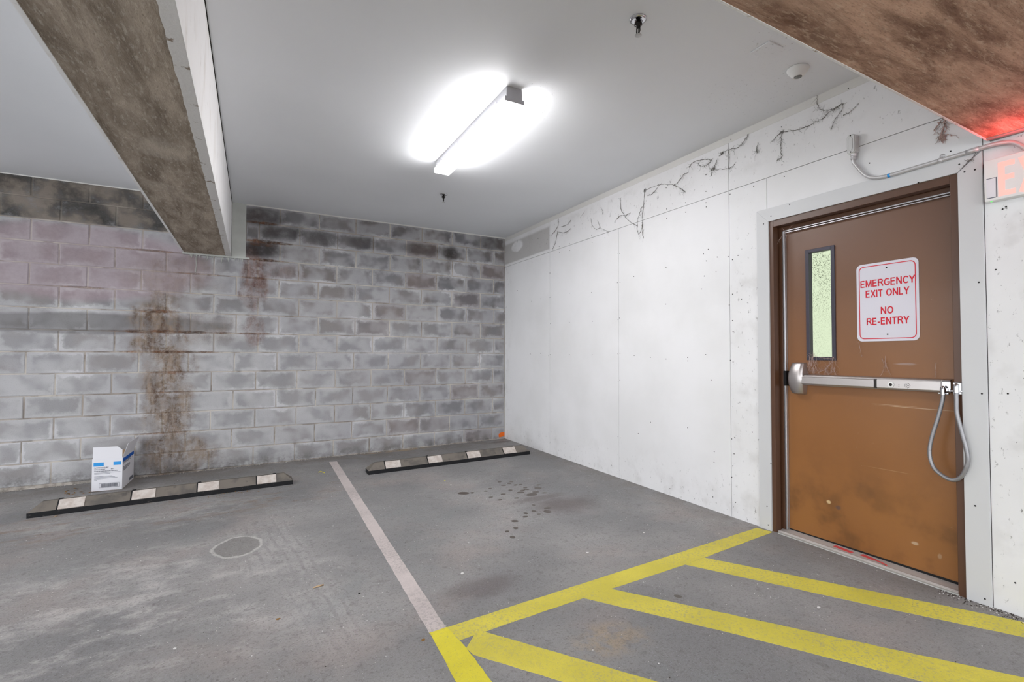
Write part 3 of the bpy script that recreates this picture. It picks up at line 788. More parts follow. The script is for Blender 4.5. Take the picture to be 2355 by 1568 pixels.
# ------------------------------------------------------------------ text
def text_mesh(body, mat, size, loc, normal='-x', align='CENTER', bold=0.0, ext=0.0006, sx=1.0, parent=None, name='lettering', spacing=1.0, rot=0.0, skew=None):
    cu = bpy.data.curves.new('t', 'FONT'); cu.body = body; cu.size = size; cu.align_x = align; cu.extrude = ext; cu.offset = bold; cu.space_line = 1.0; cu.space_character = spacing
    to = bpy.data.objects.new('t', cu); COL.objects.link(to)
    dg = bpy.context.evaluated_depsgraph_get()
    me = bpy.data.meshes.new_from_object(to.evaluated_get(dg))
    bpy.data.objects.remove(to, do_unlink=True)
    # text lies in its XY plane, facing +Z; stand it up on a wall facing -x (reads left to right along -y)
    if normal == '-x':
        Mx = Matrix(((0, 0, -1, 0), (-sx, 0, 0, 0), (0, 1, 0, 0), (0, 0, 0, 1)))
    elif normal == '-y':
        Mx = Matrix(((sx, 0, 0, 0), (0, 0, -1, 0), (0, 1, 0, 0), (0, 0, 0, 1)))
    else:   # '+x'
        Mx = Matrix(((0, 0, 1, 0), (sx, 0, 0, 0), (0, 1, 0, 0), (0, 0, 0, 1)))
    me.transform(Matrix.Translation(loc) @ Mx @ Matrix.Rotation(rot, 4, 'Z'))
    me.materials.clear(); me.materials.append(mat)
    o = bpy.data.objects.new(name, me); COL.objects.link(o)
    if parent: o.parent = parent
    return o


def arc(cx, cy, rx, ry, a0, a1, n=14):
    return [(cx + rx * math.cos(math.radians(a0 + (a1 - a0) * k / n)), cy + ry * math.sin(math.radians(a0 + (a1 - a0) * k / n))) for k in range(n + 1)]
S_ = 0.080      # half stroke, cap height 1
GL = {'E': (0.66, [[(.61, 1 - S_), (S_, 1 - S_), (S_, S_), (.63, S_)], [(S_, .53), (.58, .53)]]),
      'M': (0.86, [[(S_, 0), (S_, 1)], [(S_ + .02, 1), (.43, .08), (.84 - S_, 1)], [(.86 - S_, 1), (.86 - S_, 0)]]),
      'R': (0.74, [[(S_, 0), (S_, 1 - S_), (.42, 1 - S_)] + arc(.42, .74, .22, .185, 90, -90) + [(S_, .555)], [(.40, .54), (.56, .36), (.72, 0)]]),
      'G': (0.78, [arc(.42, .5, .345, .425, 48, 335, 22) + [(.735, .46), (.43, .46)]]),
      'N': (0.74, [[(S_, 0), (S_, 1)], [(S_ + .01, .97), (.73 - S_, .03)], [(.74 - S_, 0), (.74 - S_, 1)]]),
      'C': (0.74, [arc(.42, .5, .345, .425, 42, 318, 22)]),
      'Y': (0.70, [[(.02, 1), (.35, .45), (.68, 1)], [(.35, .48), (.35, 0)]]),
      'X': (0.70, [[(.05, 1), (.65, 0)], [(.65, 1), (.05, 0)]]),
      'I': (0.16, [[(.08, 0), (.08, 1)]]),
      'T': (0.66, [[(0, 1 - S_), (.66, 1 - S_)], [(.33, 1 - S_), (.33, 0)]]),
      'O': (0.82, [arc(.41, .5, .335, .425, 0, 360, 28)]),
      'L': (0.58, [[(S_, 1), (S_, S_), (.57, S_)]]),
      '-': (0.36, [[(.02, .36), (.34, .36)]]), ' ': (0.28, [])}
def stroke_text(body, x, yc, z, width, height, mat, half=S_, name='lettering', depth=0.0007, gap=0.13, left=None):
    """letters of even strokes on a plane facing -x, reading along -y; centred on yc (or starting at left)"""
    tot = sum(GL[c][0] for c in body) + gap * (len(body) - 1)
    k = width / tot; out = []; cur = 0
    y00 = left if left is not None else yc + width / 2
    for ch in body:
        w_, strokes = GL[ch]
        if strokes:
            b = MB()
            for si, st in enumerate(strokes):
                hy = half * height / k
                P_ = [Vector(((cur + px) * k, pz * height)) for px, pz in st]
                closed = (P_[0] - P_[-1]).length < 1e-6
                if closed: P_ = P_[:-1]
                n_ = len(P_); hw = half * height; L_, R_ = [], []
                for i, p in enumerate(P_):
                    a_ = P_[i - 1] if (i > 0 or closed) else None; c_ = P_[(i + 1) % n_] if (i < n_ - 1 or closed) else None
                    d1 = (p - a_).normalized() if a_ is not None else None; d2 = (c_ - p).normalized() if c_ is not None else None
                    d1 = d1 or d2; d2 = d2 or d1
                    n1 = Vector((-d1.y, d1.x)); n2 = Vector((-d2.y, d2.x)); m_ = (n1 + n2)
                    m_.normalize(); sc = min(hw / max(0.35, m_.dot(n1)), hw * 2.2)
                    L_.append(p + m_ * sc); R_.append(p - m_ * sc)
                xx = x - depth - si * 0.00006
                vs = [(xx, y00 - v.x, z + v.y) for v in L_] + [(xx, y00 - v.x, z + v.y) for v in R_]
                rng = n_ if closed else n_ - 1
                b.add(vs, [(i, (i + 1) % n_, n_ + (i + 1) % n_, n_ + i) for i in range(rng)])
            out.append(b.build('letter', mat))
        cur += w_ + gap
    return out
# ------------------------------------------------------------------ door sign
def rrect(y0, y1, z0, z1, r, n=6):
    pts = []
    for cy, cz, a0 in ((y1 - r, z1 - r, 0), (y0 + r, z1 - r, PI / 2), (y0 + r, z0 + r, PI), (y1 - r, z0 + r, 1.5 * PI)):
        for k in range(n + 1):
            a = a0 + PI / 2 * k / n
            pts.append((cy + r * math.cos(a), cz + r * math.sin(a)))
    return pts
sign = thing('warning_sign', 'white rectangular sign reading EMERGENCY EXIT ONLY NO RE-ENTRY in red, on the brown door', 'sign', (LX - 0.001, -4.685, 1.456))
X0 = LX - 0.0035
b = MB(); b.prism([(X0, y, z) for y, z in rrect(-4.842, -4.528, 1.2295, 1.684, 0.028)], (0.003, 0, 0))
pl = b.build('sign_plate', M['sign_white'])
b = MB()
A = rrect(-4.829, -4.541, 1.243, 1.670, 0.026); Bq = rrect(-4.8245, -4.5455, 1.2475, 1.6655, 0.0225)
k = len(A)
vs = [(X0 - 0.0006, y, z) for y, z in A] + [(X0 - 0.0006, y, z) for y, z in Bq]
b.add(vs, [(i, (i + 1) % k, k + (i + 1) % k, k + i) for i in range(k)])
br = b.build('border_line', M['sign_red'])
ts = []
for body, z, wd in (('EMERGENCY', 1.5475, 0.274), ('EXIT ONLY', 1.487, 0.219), ('NO', 1.386, 0.063), ('RE-ENTRY', 1.325, 0.213)):
    ts += stroke_text(body, X0, -4.687, z - 0.001, wd, 0.0415, M['sign_red'])
b = MB()
sc_ = []
for z in (1.648, 1.268):
    b = MB(); b.lathe([(0.0001, -0.002), (0.004, -0.0018), (0.0045, 0)], (X0, -4.688, z), 'X', 8)
    sc_.append(b.build('sign_screw', M['screw']))
adopt(sign, pl, br, *sc_, *ts)

# ------------------------------------------------------------------ panic bar
bar = thing('panic_bar', 'brushed steel panic bar across the brown door with alarm module', 'exit device', (LX, -4.55, 0.99))
b = MB()    # rail body, bevelled profile extruded along y
def prof(y0, y1, pts, mb, m=0):
    mb.prism([(x, y0, z) for x, z in pts], (0, y1 - y0, 0), m)
z0, z1 = 0.957, 1.026
prof(-4.955, -4.19, [(LX, z0 + 0.002), (LX, z1 - 0.002), (0.052, z1), (0.040, z1 - 0.006), (0.036, z1 - 0.012), (0.036, z0 + 0.008), (0.042, z0), (0.055, z0)], b)
rail = b.build('rail', M['steel'], None, 0.002)
b = MB(); prof(-4.640, -4.205, [(0.045, z1 - 0.014), (0.028, z1 - 0.014), (0.024, z1 - 0.018), (0.024, z0 + 0.011), (0.028, z0 + 0.007), (0.045, z0 + 0.007)], b)
touch = b.build('touch_pad', M['steel'], None, 0.002)
b = MB(); prof(-4.95, -4.652, [(0.045, z1 - 0.014), (0.031, z1 - 0.015), (0.030, z0 + 0.010), (0.045, z0 + 0.008)], b)
alarm = b.build('alarm_module', M['steel'], None, 0.001)
b = MB(); b.box(0.028, 0.05, -4.652, -4.640, z0 + 0.006, z1 - 0.012)
gap = b.build('joint_gap', M['metal_dark'])
b = MB()     # hexagonal lock cylinder
hexp = [(0.017 * math.cos(PI / 3 * k), 0.019 * math.sin(PI / 3 * k)) for k in range(6)]
b.prism([(0.0315, -4.725 + a, 0.986 + c) for a, c in hexp], (-0.007, 0, 0))
lock = b.build('lock_collar', M['white_plastic'], None, 0.002)
b = MB(); b.lathe([(0.0001, -0.0105), (0.008, -0.0103), (0.009, -0.004)], (0.0335, -4.725, 0.986), 'X', 16)
key = b.build('lock_cylinder', M['metal_dark'])
b = MB()
for r, n in ((0.0001, 1), (0.0065, 6), (0.0125, 12)):
    for k in range(n):
        a = 2 * PI * k / n
        b.lathe([(0.0001, -0.0012), (0.0016, -0.001), (0.0017, 0.0)], (0.0305, -4.803 + r * math.cos(a), 0.985 + r * math.sin(a)), 'X', 6)
for dz in (0.003, -0.006):
    b.lathe([(0.0001, -0.0012), (0.0018, -0.001), (0.002, 0.0)], (0.0305, -4.763, 0.985 + dz), 'X', 6)
spk = stuff(b.build('speaker_holes', M['metal_dark']))
# latch head: tall rounded casting at the left end
b = MB()
def ring(z, y0, y1, x):      # half-section in plan
    return [(LX, y0, z), (x + 0.014, y0, z), (x + 0.002, y0 + 0.012, z), (x, y0 + 0.03, z), (x + 0.003, y1 - 0.02, z), (x + 0.013, y1 - 0.006, z), (LX, y1, z)]
R_ = [ring(1.101, -4.212, -4.140, 0.055), ring(1.096, -4.217, -4.133, 0.040), ring(1.06, -4.220, -4.125, 0.026), ring(1.03, -4.222, -4.120, 0.018), ring(0.998, -4.226, -4.119, 0.014), ring(0.96, -4.222, -4.120, 0.018), ring(0.93, -4.218, -4.125, 0.026), ring(0.902, -4.215, -4.131, 0.038), ring(0.895, -4.210, -4.138, 0.052)]
k = 7
vs = [p for r in R_ for p in r]
fs = [(i * k + j, i * k + j + 1, (i + 1) * k + j + 1, (i + 1) * k + j) for i in range(len(R_) - 1) for j in range(k - 1)] + [list(range(k)), [(len(R_) - 1) * k + j for j in range(k)][::-1]]
b.add(vs, fs[:-2], 0, True); b.add([vs[i] for i in fs[-2]] + [vs[i] for i in fs[-1]], [tuple(range(7)), tuple(range(7, 14))], 0)
head = b.build('latch_head', M['steel'], None, 0.003)
b = MB()     # right end cap
prof(-4.992, -4.952, [(LX, z0 - 0.003), (LX, z1 + 0.002), (0.045, z1 + 0.002), (0.034, z1 - 0.006), (0.030, z1 - 0.014), (0.030, z0 + 0.006), (0.036, z0 - 0.001), (0.045, z0 - 0.003)], b)
cap = b.build('end_cap', M['chrome'], None, 0.004)
adopt(bar, rail, touch, alarm, gap, lock, key, spk, head, cap)

# armoured door loop
loop = thing('door_loop', 'corrugated grey metal conduit loop hanging from the panic bar end to the frame', 'conduit', (0.02, -4.99, 0.98))
raw = [(0.016, -4.966, 0.958), (0.012, -4.963, 0.915), (0.008, -4.945, 0.830), (0.002, -4.917, 0.715), (-0.004, -4.911, 0.637), (-0.010, -4.931, 0.573), (-0.016, -4.978, 0.537), (-0.02, -5.017, 0.532), (-0.024, -5.050, 0.562),
       (-0.028, -5.073, 0.628), (-0.030, -5.071, 0.688), (-0.030, -5.053, 0.778), (-0.028, -5.036, 0.862), (-0.025, -5.034, 0.93), (-0.024, -5.033, 0.975)]
def catmull(P_, n):
    P_ = [Vector(p) for p in P_]; P_ = [P_[0] * 2 - P_[1]] + P_ + [P_[-1] * 2 - P_[-2]]
    out = []
    for i in range(1, len(P_) - 2):
        for j in range(n):
            t = j / n; a, b_, c, d = P_[i - 1:i + 3]
            out.append(0.5 * ((2 * b_) + (c - a) * t + (2 * a - 5 * b_ + 4 * c - d) * t * t + (3 * b_ - a - 3 * c + d) * t ** 3))
    out.append(P_[-2]); return out
dense = catmull(raw, 30)
pts = [dense[0]]; acc = 0
for i in range(1, len(dense)):
    acc += (dense[i] - dense[i - 1]).length
    if acc >= 0.0024: pts.append(dense[i]); acc = 0
b = MB(); b.tube(pts, 0.01, 10, rs=[0.0104 if i % 2 == 0 else 0.0086 for i in range(len(pts))])
hose = b.build('armoured_hose', M['hose'])
for f in hose.data.polygons: f.use_smooth = True
fit = []
for (x, y, z, back) in ((0.014, -4.966, 0.968, 0.036), (-0.024, -5.033, 0.985, 0.0)):
    b = MB()
    b.lathe([(0.0125, -0.02), (0.0125, 0.008), (0.010, 0.02), (0.0001, 0.026)], (x, y, z), 'Z', 16)
    b.box(x, back + 0.001, y - 0.011, y + 0.011, z - 0.012, z + 0.014)
    for s_ in (-1, 1): b.lathe([(0.0001, -0.004), (0.0065, -0.004), (0.0065, 0.004), (0.0001, 0.004)], (x + 0.004, y + s_ * 0.018, z - 0.014), 'Z', 10)
    b.box(x, x + 0.008, y - 0.018, y + 0.018, z - 0.018, z - 0.011)
    fit.append(b.build('end_fitting', M['chrome'], None, 0.001))
adopt(loop, hose, *fit)
b = MB(); b.box(-0.02, -0.002, -5.052, -5.018, 0.955, 1.015)
o = b.build('mounting_plate', M['chrome'], None, 0.003); adopt(loop, o)

# ------------------------------------------------------------------ conduit and fitting above the door
cond = thing('electrical_conduit', 'galvanised conduit with elbow box running along the top of the door casing', 'conduit', (-0.02, -4.575, 2.37))
def wz(px, py, x): p = wall_at(px, py, x); return (x, p.y, p.z)
b = MB()
b.prism([(0.0, y, z) for y, z in rrect(-4.598, -4.550, 2.318, 2.432, 0.018)], (-0.042, 0, 0))
body = b.build('elbow_box', M['cast'], None, 0.004)
b = MB(); b.prism([(-0.042, y, z) for y, z in rrect(-4.595, -4.553, 2.321, 2.429, 0.018)], (-0.005, 0, 0))
b.prism([(-0.047, y, z) for y, z in rrect(-4.585, -4.563, 2.338, 2.412, 0.010)], (-0.003, 0, 0))
lid = b.build('cover_plate', M['cast'], None, 0.002)
cs = []
for z in (2.327, 2.423):
    b = MB(); b.lathe([(0.0001, -0.0505), (0.0035, -0.05), (0.0035, -0.046)], (0, -4.574, z), 'X', 8)
    cs.append(b.build('cover_screw', M['metal_dark']))
b = MB(); b.lathe([(0.017, 0), (0.017, -0.014), (0.0145, -0.016), (0.0145, -0.026), (0.0155, -0.028), (0.0155, -0.034), (0.012, -0.036)], (-0.023, -4.578, 2.322), 'Z', 18)
cn = b.build('connector', M['galv'])
path = [(-0.023, -4.578, 2.31), (-0.023, -4.579, 2.27)] + [wz(px, py, -0.023) for px, py in ((1974, 381), (1990, 402.5), (2011, 408.5), (2040, 404.5), (2100, 387), (2163, 368.5), (2200, 357.5), (2240, 345.5), (2270, 336), (2300, 329), (2325, 327), (2345, 333), (2362, 345), (2372, 358))]
path[2] = (path[2][0], -4.594, path[2][2])
b = MB(); b.tube(catmull(path, 6), 0.0105, 12)
pipe = b.build('pipe', M['galv'])
b = MB()
pz = wz(2240, 345.5, -0.023)
a0, a1 = Vector(wz(2222, 351, -0.023)), Vector(wz(2252, 341.5, -0.023)); b.tube([a0, a1], 0.0125, 12)
cpl = b.build('coupling', M['galv'])
b = MB()
s_ = Vector(wz(2163, 368.5, -0.023)); d_ = (Vector(wz(2170, 366.5, -0.023)) - s_).normalized()
b.tube([s_ - d_ * 0.009, s_ + d_ * 0.009], 0.0125, 12)
c_ = s_ + Vector((0.023, 0, 0.026))
b.lathe([(0.0001, -0.008), (0.007, -0.007), (0.009, -0.003), (0.012, -0.002), (0.012, 0.0)], (0, c_.y, c_.z), 'X', 14)
strap = b.build('strap_clip', M['galv'])
b = MB()
l_ = Vector(wz(2042, 404, -0.023)); l2 = Vector(wz(2048, 402.3, -0.023)); b.tube([l_, l2], 0.0109, 12)
bl_ = b.build('blue_label', M['band_light'])
adopt(cond, body, lid, *cs, cn, pipe, cpl, strap, bl_)

# ------------------------------------------------------------------ exit sign
ex = thing('exit_sign', 'white box EXIT sign with pinkish red letters, right of the door casing', 'exit sign', (-0.02, -5.32, 1.97))
EY0, EY1, EZ0, EZ1, EX = -5.478, -5.163, 1.872, 2.068, -0.046
b = MB(); b.box(EX, -0.0005, EY0, EY1, EZ0, EZ1)
hs = b.build('housing', M['white_plastic'], None, 0.004)
et = []
et += stroke_text('EXIT', EX, 0, 1.884, 0.232, 0.160, M['exit_letter'], 0.072, gap=0.16, left=-5.219)
b = MB(); b.box(EX - 0.0012, EX, -5.205, -5.172, 1.890, 1.974)
st = b.build('chevron_cover', M['card'])
b = MB()
for a0, a1, c0, c1 in ((-5.210, -5.206, 1.886, 1.979), (-5.205, -5.172, 1.976, 1.979), (-5.205, -5.172, 1.884, 1.888)): b.box(EX - 0.0006, EX, a0, a1, c0, c1)
so = b.build('cover_outline', M['ink'])
b = MB(); b.lathe([(0.0001, -0.003), (0.003, -0.002), (0.0035, 0.001)], (EX + 0.012, -5.185, EZ0), 'Z', 10)
ld = b.build('indicator_lamp', M['led']); ld['label'] = 'tiny green lit indicator'
adopt(ex, hs, st, so, ld, *et)
L = bpy.data.lights.new('exit_sign_glow', 'AREA'); L.shape = 'RECTANGLE'; L.size = 0.24; L.size_y = 0.03; L.energy = 1.25; L.color = (1, 0.10, 0.12)
lo = bpy.data.objects.new('exit_sign_glow', L); COL.objects.link(lo)
lo.matrix_world = Matrix.Translation((-0.062, -5.33, EZ1 + 0.004)) @ Matrix.Rotation(PI, 4, 'Y') @ Matrix.Rotation(math.radians(-58), 4, 'Y') @ Matrix.Rotation(PI / 2, 4, 'Z')
lo.parent = ex; lo.matrix_parent_inverse = Matrix.Translation(-ex.location)

# ------------------------------------------------------------------ ceiling fixtures
def make_fixture(label):
    t = thing('strip_light', label, 'ceiling light', (0, 0, 0), None)
    L_ = 1.32; h = L_ / 2
    b = MB()
    b.prism([(-0.050, -h, 0), (0.050, -h, 0), (0.053, -h, -0.020), (0.056, -h, -0.068), (-0.056, -h, -0.068), (-0.053, -h, -0.020)], (0, L_, 0))
    hs = b.build('housing', M['fixture_body'], t, 0.004)
    b = MB()
    b.prism([(-0.062, -h + 0.002, -0.068), (0.062, -h + 0.002, -0.068), (0.064, -h + 0.002, -0.102), (0.060, -h + 0.002, -0.108), (-0.060, -h + 0.002, -0.108), (-0.064, -h + 0.002, -0.102)], (0, L_ - 0.004, 0))
    b.m = [1 if i in (3, 7) else 0 for i in range(len(b.m))]
    b.build('diffuser', [M['lamp'], M['lamp_side']], t)
    for s_ in (-1, 1):
        b = MB(); y_ = s_ * (h + 0.003); b.box(-0.066, 0.066, min(y_, y_ - s_ * 0.006), max(y_, y_ - s_ * 0.006), -0.095, -0.066)
        b.build('end_cap', M['fixture_body'], t, 0.002)
    for y in (-h + 0.14, -h + 0.5, h - 0.5, h - 0.14):
        for s_ in (-1, 1):
            b = MB(); b.box(s_ * 0.055, s_ * 0.066, y - 0.010, y + 0.010, -0.078, -0.045)
            b.build('latch', M['alu'], t, 0.001)
    return t
f1 = make_fixture('lit white strip light on the ceiling of the bay beside the door')
f1.location = (-1.69, -2.85, CE(-1.69, -2.85)); 
f1.rotation_euler = (math.radians(0.2), 0, 0)
def copy_tree(o, parent=None):
    c = o.copy(); COL.objects.link(c); c.parent = parent
    for ch in list(o.children): copy_tree(ch, c)
    return c
for (x, y, lab) in ((-6.3, -2.85, 'strip light in the left bay beyond the beam'), (-1.9, -8.4, 'unseen strip light behind the camera, added to light the room'), (-6.3, -8.4, 'unseen strip light behind the camera to the left, added to light the room')):  # all out of view; the two behind the camera are added to light the room
    c = copy_tree(f1); c.location = (x, y, CE(x, y)); c['label'] = lab

# sprinklers
def sprinkler(x, y, label, s=1.0):
    zc = CE(x, y)
    t = thing('sprinkler_head', label, 'sprinkler', (x, y, zc), 'ceiling sprinklers')
    b = MB(); b.lathe([(0.0001, 0), (0.041 * s, 0), (0.041 * s, -0.003), (0.030 * s, -0.008), (0.018 * s, -0.009), (0.015 * s, -0.004)], (0, 0, 0), 'Z', 28)
    b.build('escutcheon', M['chrome'], t)
    b = MB(); b.lathe([(0.010, 0.0), (0.010, -0.020), (0.019, -0.022), (0.019, -0.030), (0.010, -0.034), (0.009, -0.044), (0.0001, -0.045)], (0, 0, 0), 'Z', 16)
    b.build('body', M['metal_dark'], t)
    b = MB()
    for s_ in (-1, 1): b.tube([(0, s_ * 0.011, -0.040), (0, s_ * 0.012, -0.062), (0, s_ * 0.004, -0.074)], 0.0026, 7)
    b.tube([(0, 0, -0.044), (0, 0, -0.070)], 0.0018, 6)
    b.build('frame_arms', M['metal_dark'], t)
    b = MB(); b.lathe([(0.0001, -0.074), (0.008, -0.075), (0.016, -0.079), (0.017, -0.081), (0.0001, -0.080)], (0, 0, 0), 'Z', 18)
    b.build('deflector', M['cast'], t)
    return t
sprinkler(-1.455, -4.345, 'nearer ceiling sprinkler with white escutcheon ring, towards the door side')
sprinkler(-1.386, -1.375, 'farther small ceiling sprinkler above the back wall')
# occupancy sensor and blank plate
sx_, sy_ = -0.385, -4.475
t = thing('occupancy_sensor', 'round white cone shaped ceiling sensor near the right beam', 'sensor', (sx_, sy_, CE(sx_, sy_)))
b = MB(); b.lathe([(0.0001, 0), (0.056, 0), (0.058, -0.006), (0.054, -0.016), (0.028, -0.046), (0.023, -0.048), (0.021, -0.046), (0.0001, -0.046)], (0, 0, 0), 'Z', 32)
b.build('cone_housing', M['white_plastic'], t)
b = MB(); b.lathe([(0.021, -0.044), (0.019, -0.049), (0.010, -0.053), (0.0001, -0.054)], (0, 0, 0), 'Z', 20)
b.build('lens', M['grey_lens'], t)
b = MB(); q = 0.057
b.box(-q, q, -q, q, -0.007, 0)
o = b.build('blank_plate', M['ceiling'], None, 0.003); o.location = (-0.70, -4.50, CE(-0.70, -4.50)); o.rotation_euler = (0, 0, 0.0)
tag(o, 'square painted blank cover plate on the ceiling left of the sensor', 'cover plate')

# ------------------------------------------------------------------ wheel stops
def wheel_stop(x0, y0, L_, label, ang=0.0):
    t = thing('wheel_stop', label, 'wheel stop', (x0, y0, F(x0, y0)), 'rubber wheel stops')
    t.rotation_euler = (0.007, -0.0147, ang)
    W, h1, h2, r0, r1, ins = 0.152, 0.038, 0.100, 0.062, 0.092, 0.070
    b = MB()
    base = [(0, 0, 0), (L_, 0, 0), (L_, W, 0), (0, W, 0)]; rim = [(x, y, h1) for x, y, z in base]
    rid = [(ins, r0, h2), (L_ - ins, r0, h2), (L_ - ins, r1, h2), (ins, r1, h2)]
    b.add(base + rim, [(0, 3, 2, 1), (0, 1, 5, 4), (1, 2, 6, 5), (2, 3, 7, 6), (3, 0, 4, 7)], 0)
    b.add(rim + rid, [(0, 1, 5, 4), (1, 2, 6, 5), (2, 3, 7, 6), (3, 0, 4, 7), (4, 5, 6, 7)], 1)
    b.build('rubber_body', [M['stop_side'], M['stop_top']], t)
    sl = Vector((0, r0, h2 - h1)); nn = Vector((0, -(h2 - h1), r0)).normalized()
    for k in range(4):
        p0 = 0.165 + k * 0.4435; wd = 0.158
        for side in (0, 1):
            def pt(u, v, e):
                q_ = Vector((u, 0, h1)) + sl * v + nn * e
                return (q_.x, q_.y, q_.z) if side == 0 else (q_.x, W - q_.y - (W - r0 - r1) * 0, q_.z)
            b = MB()
            b.hexa([pt(p0 + 0.006, 0.03, -0.002), pt(p0 + wd, 0.03, -0.002), pt(p0 + wd, 0.96, -0.002), pt(p0 + 0.006, 0.96, -0.002),
                    pt(p0 + 0.006, 0.03, 0.004), pt(p0 + wd, 0.03, 0.004), pt(p0 + wd, 0.96, 0.004), pt(p0 + 0.006, 0.96, 0.004)])
            b.build('reflector_panel', M['stop_white'], t)
        b = MB()
        def p2(u, v, e): q_ = Vector((u, 0, h1)) + sl * v + nn * e; return (q_.x, q_.y, q_.z)
        b.hexa([p2(p0 - 0.004, 0.0, -0.002), p2(p0 + 0.005, 0.0, -0.002), p2(p0 + 0.005, 1.0, -0.002), p2(p0 - 0.004, 1.0, -0.002),
                p2(p0 - 0.004, 0.0, 0.0012), p2(p0 + 0.005, 0.0, 0.0012), p2(p0 + 0.005, 1.0, 0.0012), p2(p0 - 0.004, 1.0, 0.0012)])
        b.build('joint_rib', M['black'], t)
    for u in (0.155, 0.60, 1.045, 1.62):
        b = MB(); b.lathe([(0.0001, h2 + 0.004), (0.013, h2 + 0.004), (0.016, h2 + 0.001), (0.016, h2 - 0.02)], (u + 0.02, 0.082, 0), 'Z', 14)
        b.build('anchor_bolt', M['black'], t)
    return t
wheel_stop(-4.505, -1.084, 1.79, 'dusty rubber wheel stop in the left bay, in front of the white box', 0.006)
wheel_stop(-2.040, -1.088, 1.83, 'rubber wheel stop in the right bay near the corner', 0.0)

# ------------------------------------------------------------------ the white carton
fx, fy = -4.062, -0.462      # near right bottom corner
gl = F(fx, fy)
box = thing('cardboard_carton', 'open white cardboard carton with blue bands standing by the block wall', 'box', (-4.165, -0.25, F(-4.165, -0.25)))
A0 = Vector((-4.277, -0.440, 0)); A1 = Vector((fx, fy, 0)); B1 = Vector((-4.052, -0.030, 0)); B0 = A0 + (B1 - A1)
T = 0.004
Hh = 0.284
zb = F(-4.17, -0.25) + 0.001
def wallq(p, q, z0, z1, z0b=None, z1b=None, off=(0, 0)):
    b = MB(); d = (q - p).normalized(); nrm = Vector((-d.y, d.x, 0)) * T
    o0 = Vector((off[0], off[1], 0))
    lo = [p, q, q + nrm, p + nrm]; hi = [v + o0 for v in lo]
    b.hexa([(v.x, v.y, z0) for v in lo] + [(v.x, v.y, z1) for v in hi]); return b
kids = []
kids.append(wallq(A0, A1, zb, zb + Hh).build('front_panel', M['card']))
kids.append(wallq(A1, B1, zb, zb + Hh).build('side_panel', M['card']))
kids.append(wallq(B1, B0, zb, zb + Hh).build('back_panel', M['card']))
kids.append(wallq(B0, A0, zb, zb + Hh).build('side_panel', M['card']))
b = MB(); b.prism([(p.x, p.y, zb) for p in (A0, A1, B1, B0)], (0, 0, 0.003)); kids.append(b.build('bottom_panel', M['card_in']))
# front flap with a clipped corner
zt = zb + Hh
dA = (A1 - A0)
def FA(t, z, out=0.0): p = A0 + dA * t; return (p.x, p.y - out + 0.002, z)
b = MB(); b.prism([FA(0.02, zt), FA(0.985, zt), FA(0.985, zt + 0.070), FA(0.83, zt + 0.102), FA(0.02, zt + 0.104)], (0, 0.003, 0)); kids.append(b.build('top_flap', M['card']))
# side flap leaning outwards
dB = (B1 - A1)
def FB(t, z, lean): p = A1 + dB * t; return (p.x + lean, p.y, z)
b = MB(); b.prism([FB(0.02, zt, -0.001), FB(0.985, zt, -0.001), FB(1.01, zt + 0.125, 0.034), FB(0.10, zt + 0.118, 0.030)], (-0.003, 0, 0)); kids.append(b.build('top_flap', M['card']))
b = MB(); b.prism([(B0.x, B0.y, zt), (B1.x, B1.y, zt), (B1.x, B1.y - 0.09, zt - 0.06), (B0.x, B0.y - 0.09, zt - 0.06)], (0, 0, 0.003)); kids.append(b.build('top_flap', M['card_in']))
# print: bands, text, barcode
def onA(t0, t1, z0, z1, mat, name):
    b = MB(); p, q = A0 + dA * t0, A0 + dA * t1
    b.prism([(p.x, p.y - 0.0006, z0), (q.x, q.y - 0.0006, z0), (q.x, q.y - 0.0006, z1), (p.x, p.y - 0.0006, z1)], (0, -0.0006, 0)); kids.append(b.build(name, mat))
def onB(t0, t1, z0, z1, mat, name):
    b = MB(); p, q = A1 + dB * t0, A1 + dB * t1
    b.prism([(p.x + 0.0006, p.y, z0), (q.x + 0.0006, q.y, z0), (q.x + 0.0006, q.y, z1), (p.x + 0.0006, p.y, z1)], (0.0006, 0, 0)); kids.append(b.build(name, mat))
onA(0.05, 0.38, 0.158, 0.190, M['band_light'], 'blue_band'); onA(0.70, 0.95, 0.160, 0.190, M['band_light'], 'blue_band')
onB(0.01, 0.96, zb + 0.243, zb + 0.275, M['band_dark'], 'blue_band')
rotA = math.atan2(dA.y, dA.x)
def txA(body, size, t, z, mat=M['ink']):
    p = A0 + dA * t
    o = text_mesh(body, mat, size, (0, 0, 0), '-y', 'LEFT', 0.0003, 0.0003)
    o.data.transform(Matrix.Translation((p.x, p.y - 0.0010, z)) @ Matrix.Rotation(rotA, 4, 'Z')); kids.append(o)
txA('PLASTIC CUTLERY', 0.0125, 0.07, 0.140); txA('ROLLED POLY', 0.0125, 0.07, 0.124); txA('KIT', 0.0125, 0.62, 0.124); txA('FORK KNIFE SPOON NAPKIN', 0.0128, 0.07, 0.108)
for i, (z, wdt) in enumerate(((0.097, .9), (0.088, .55), (0.066, .62), (0.058, .72), (0.049, .8), (0.041, .3), (0.033, .1))):
    onA(0.08, 0.08 + wdt * 0.95, z, z + 0.0028, M['ink'], 'print_line')
for t0 in (0.24, 0.90):
    onA(t0, t0 + 0.008, -0.032, 0.004, M['ink'], 'barcode_frame')
onA(0.24, 0.908, -0.034, -0.032, M['ink'], 'barcode_frame'); onA(0.24, 0.908, 0.003, 0.005, M['ink'], 'barcode_frame')
b = MB(); tt = 0.30
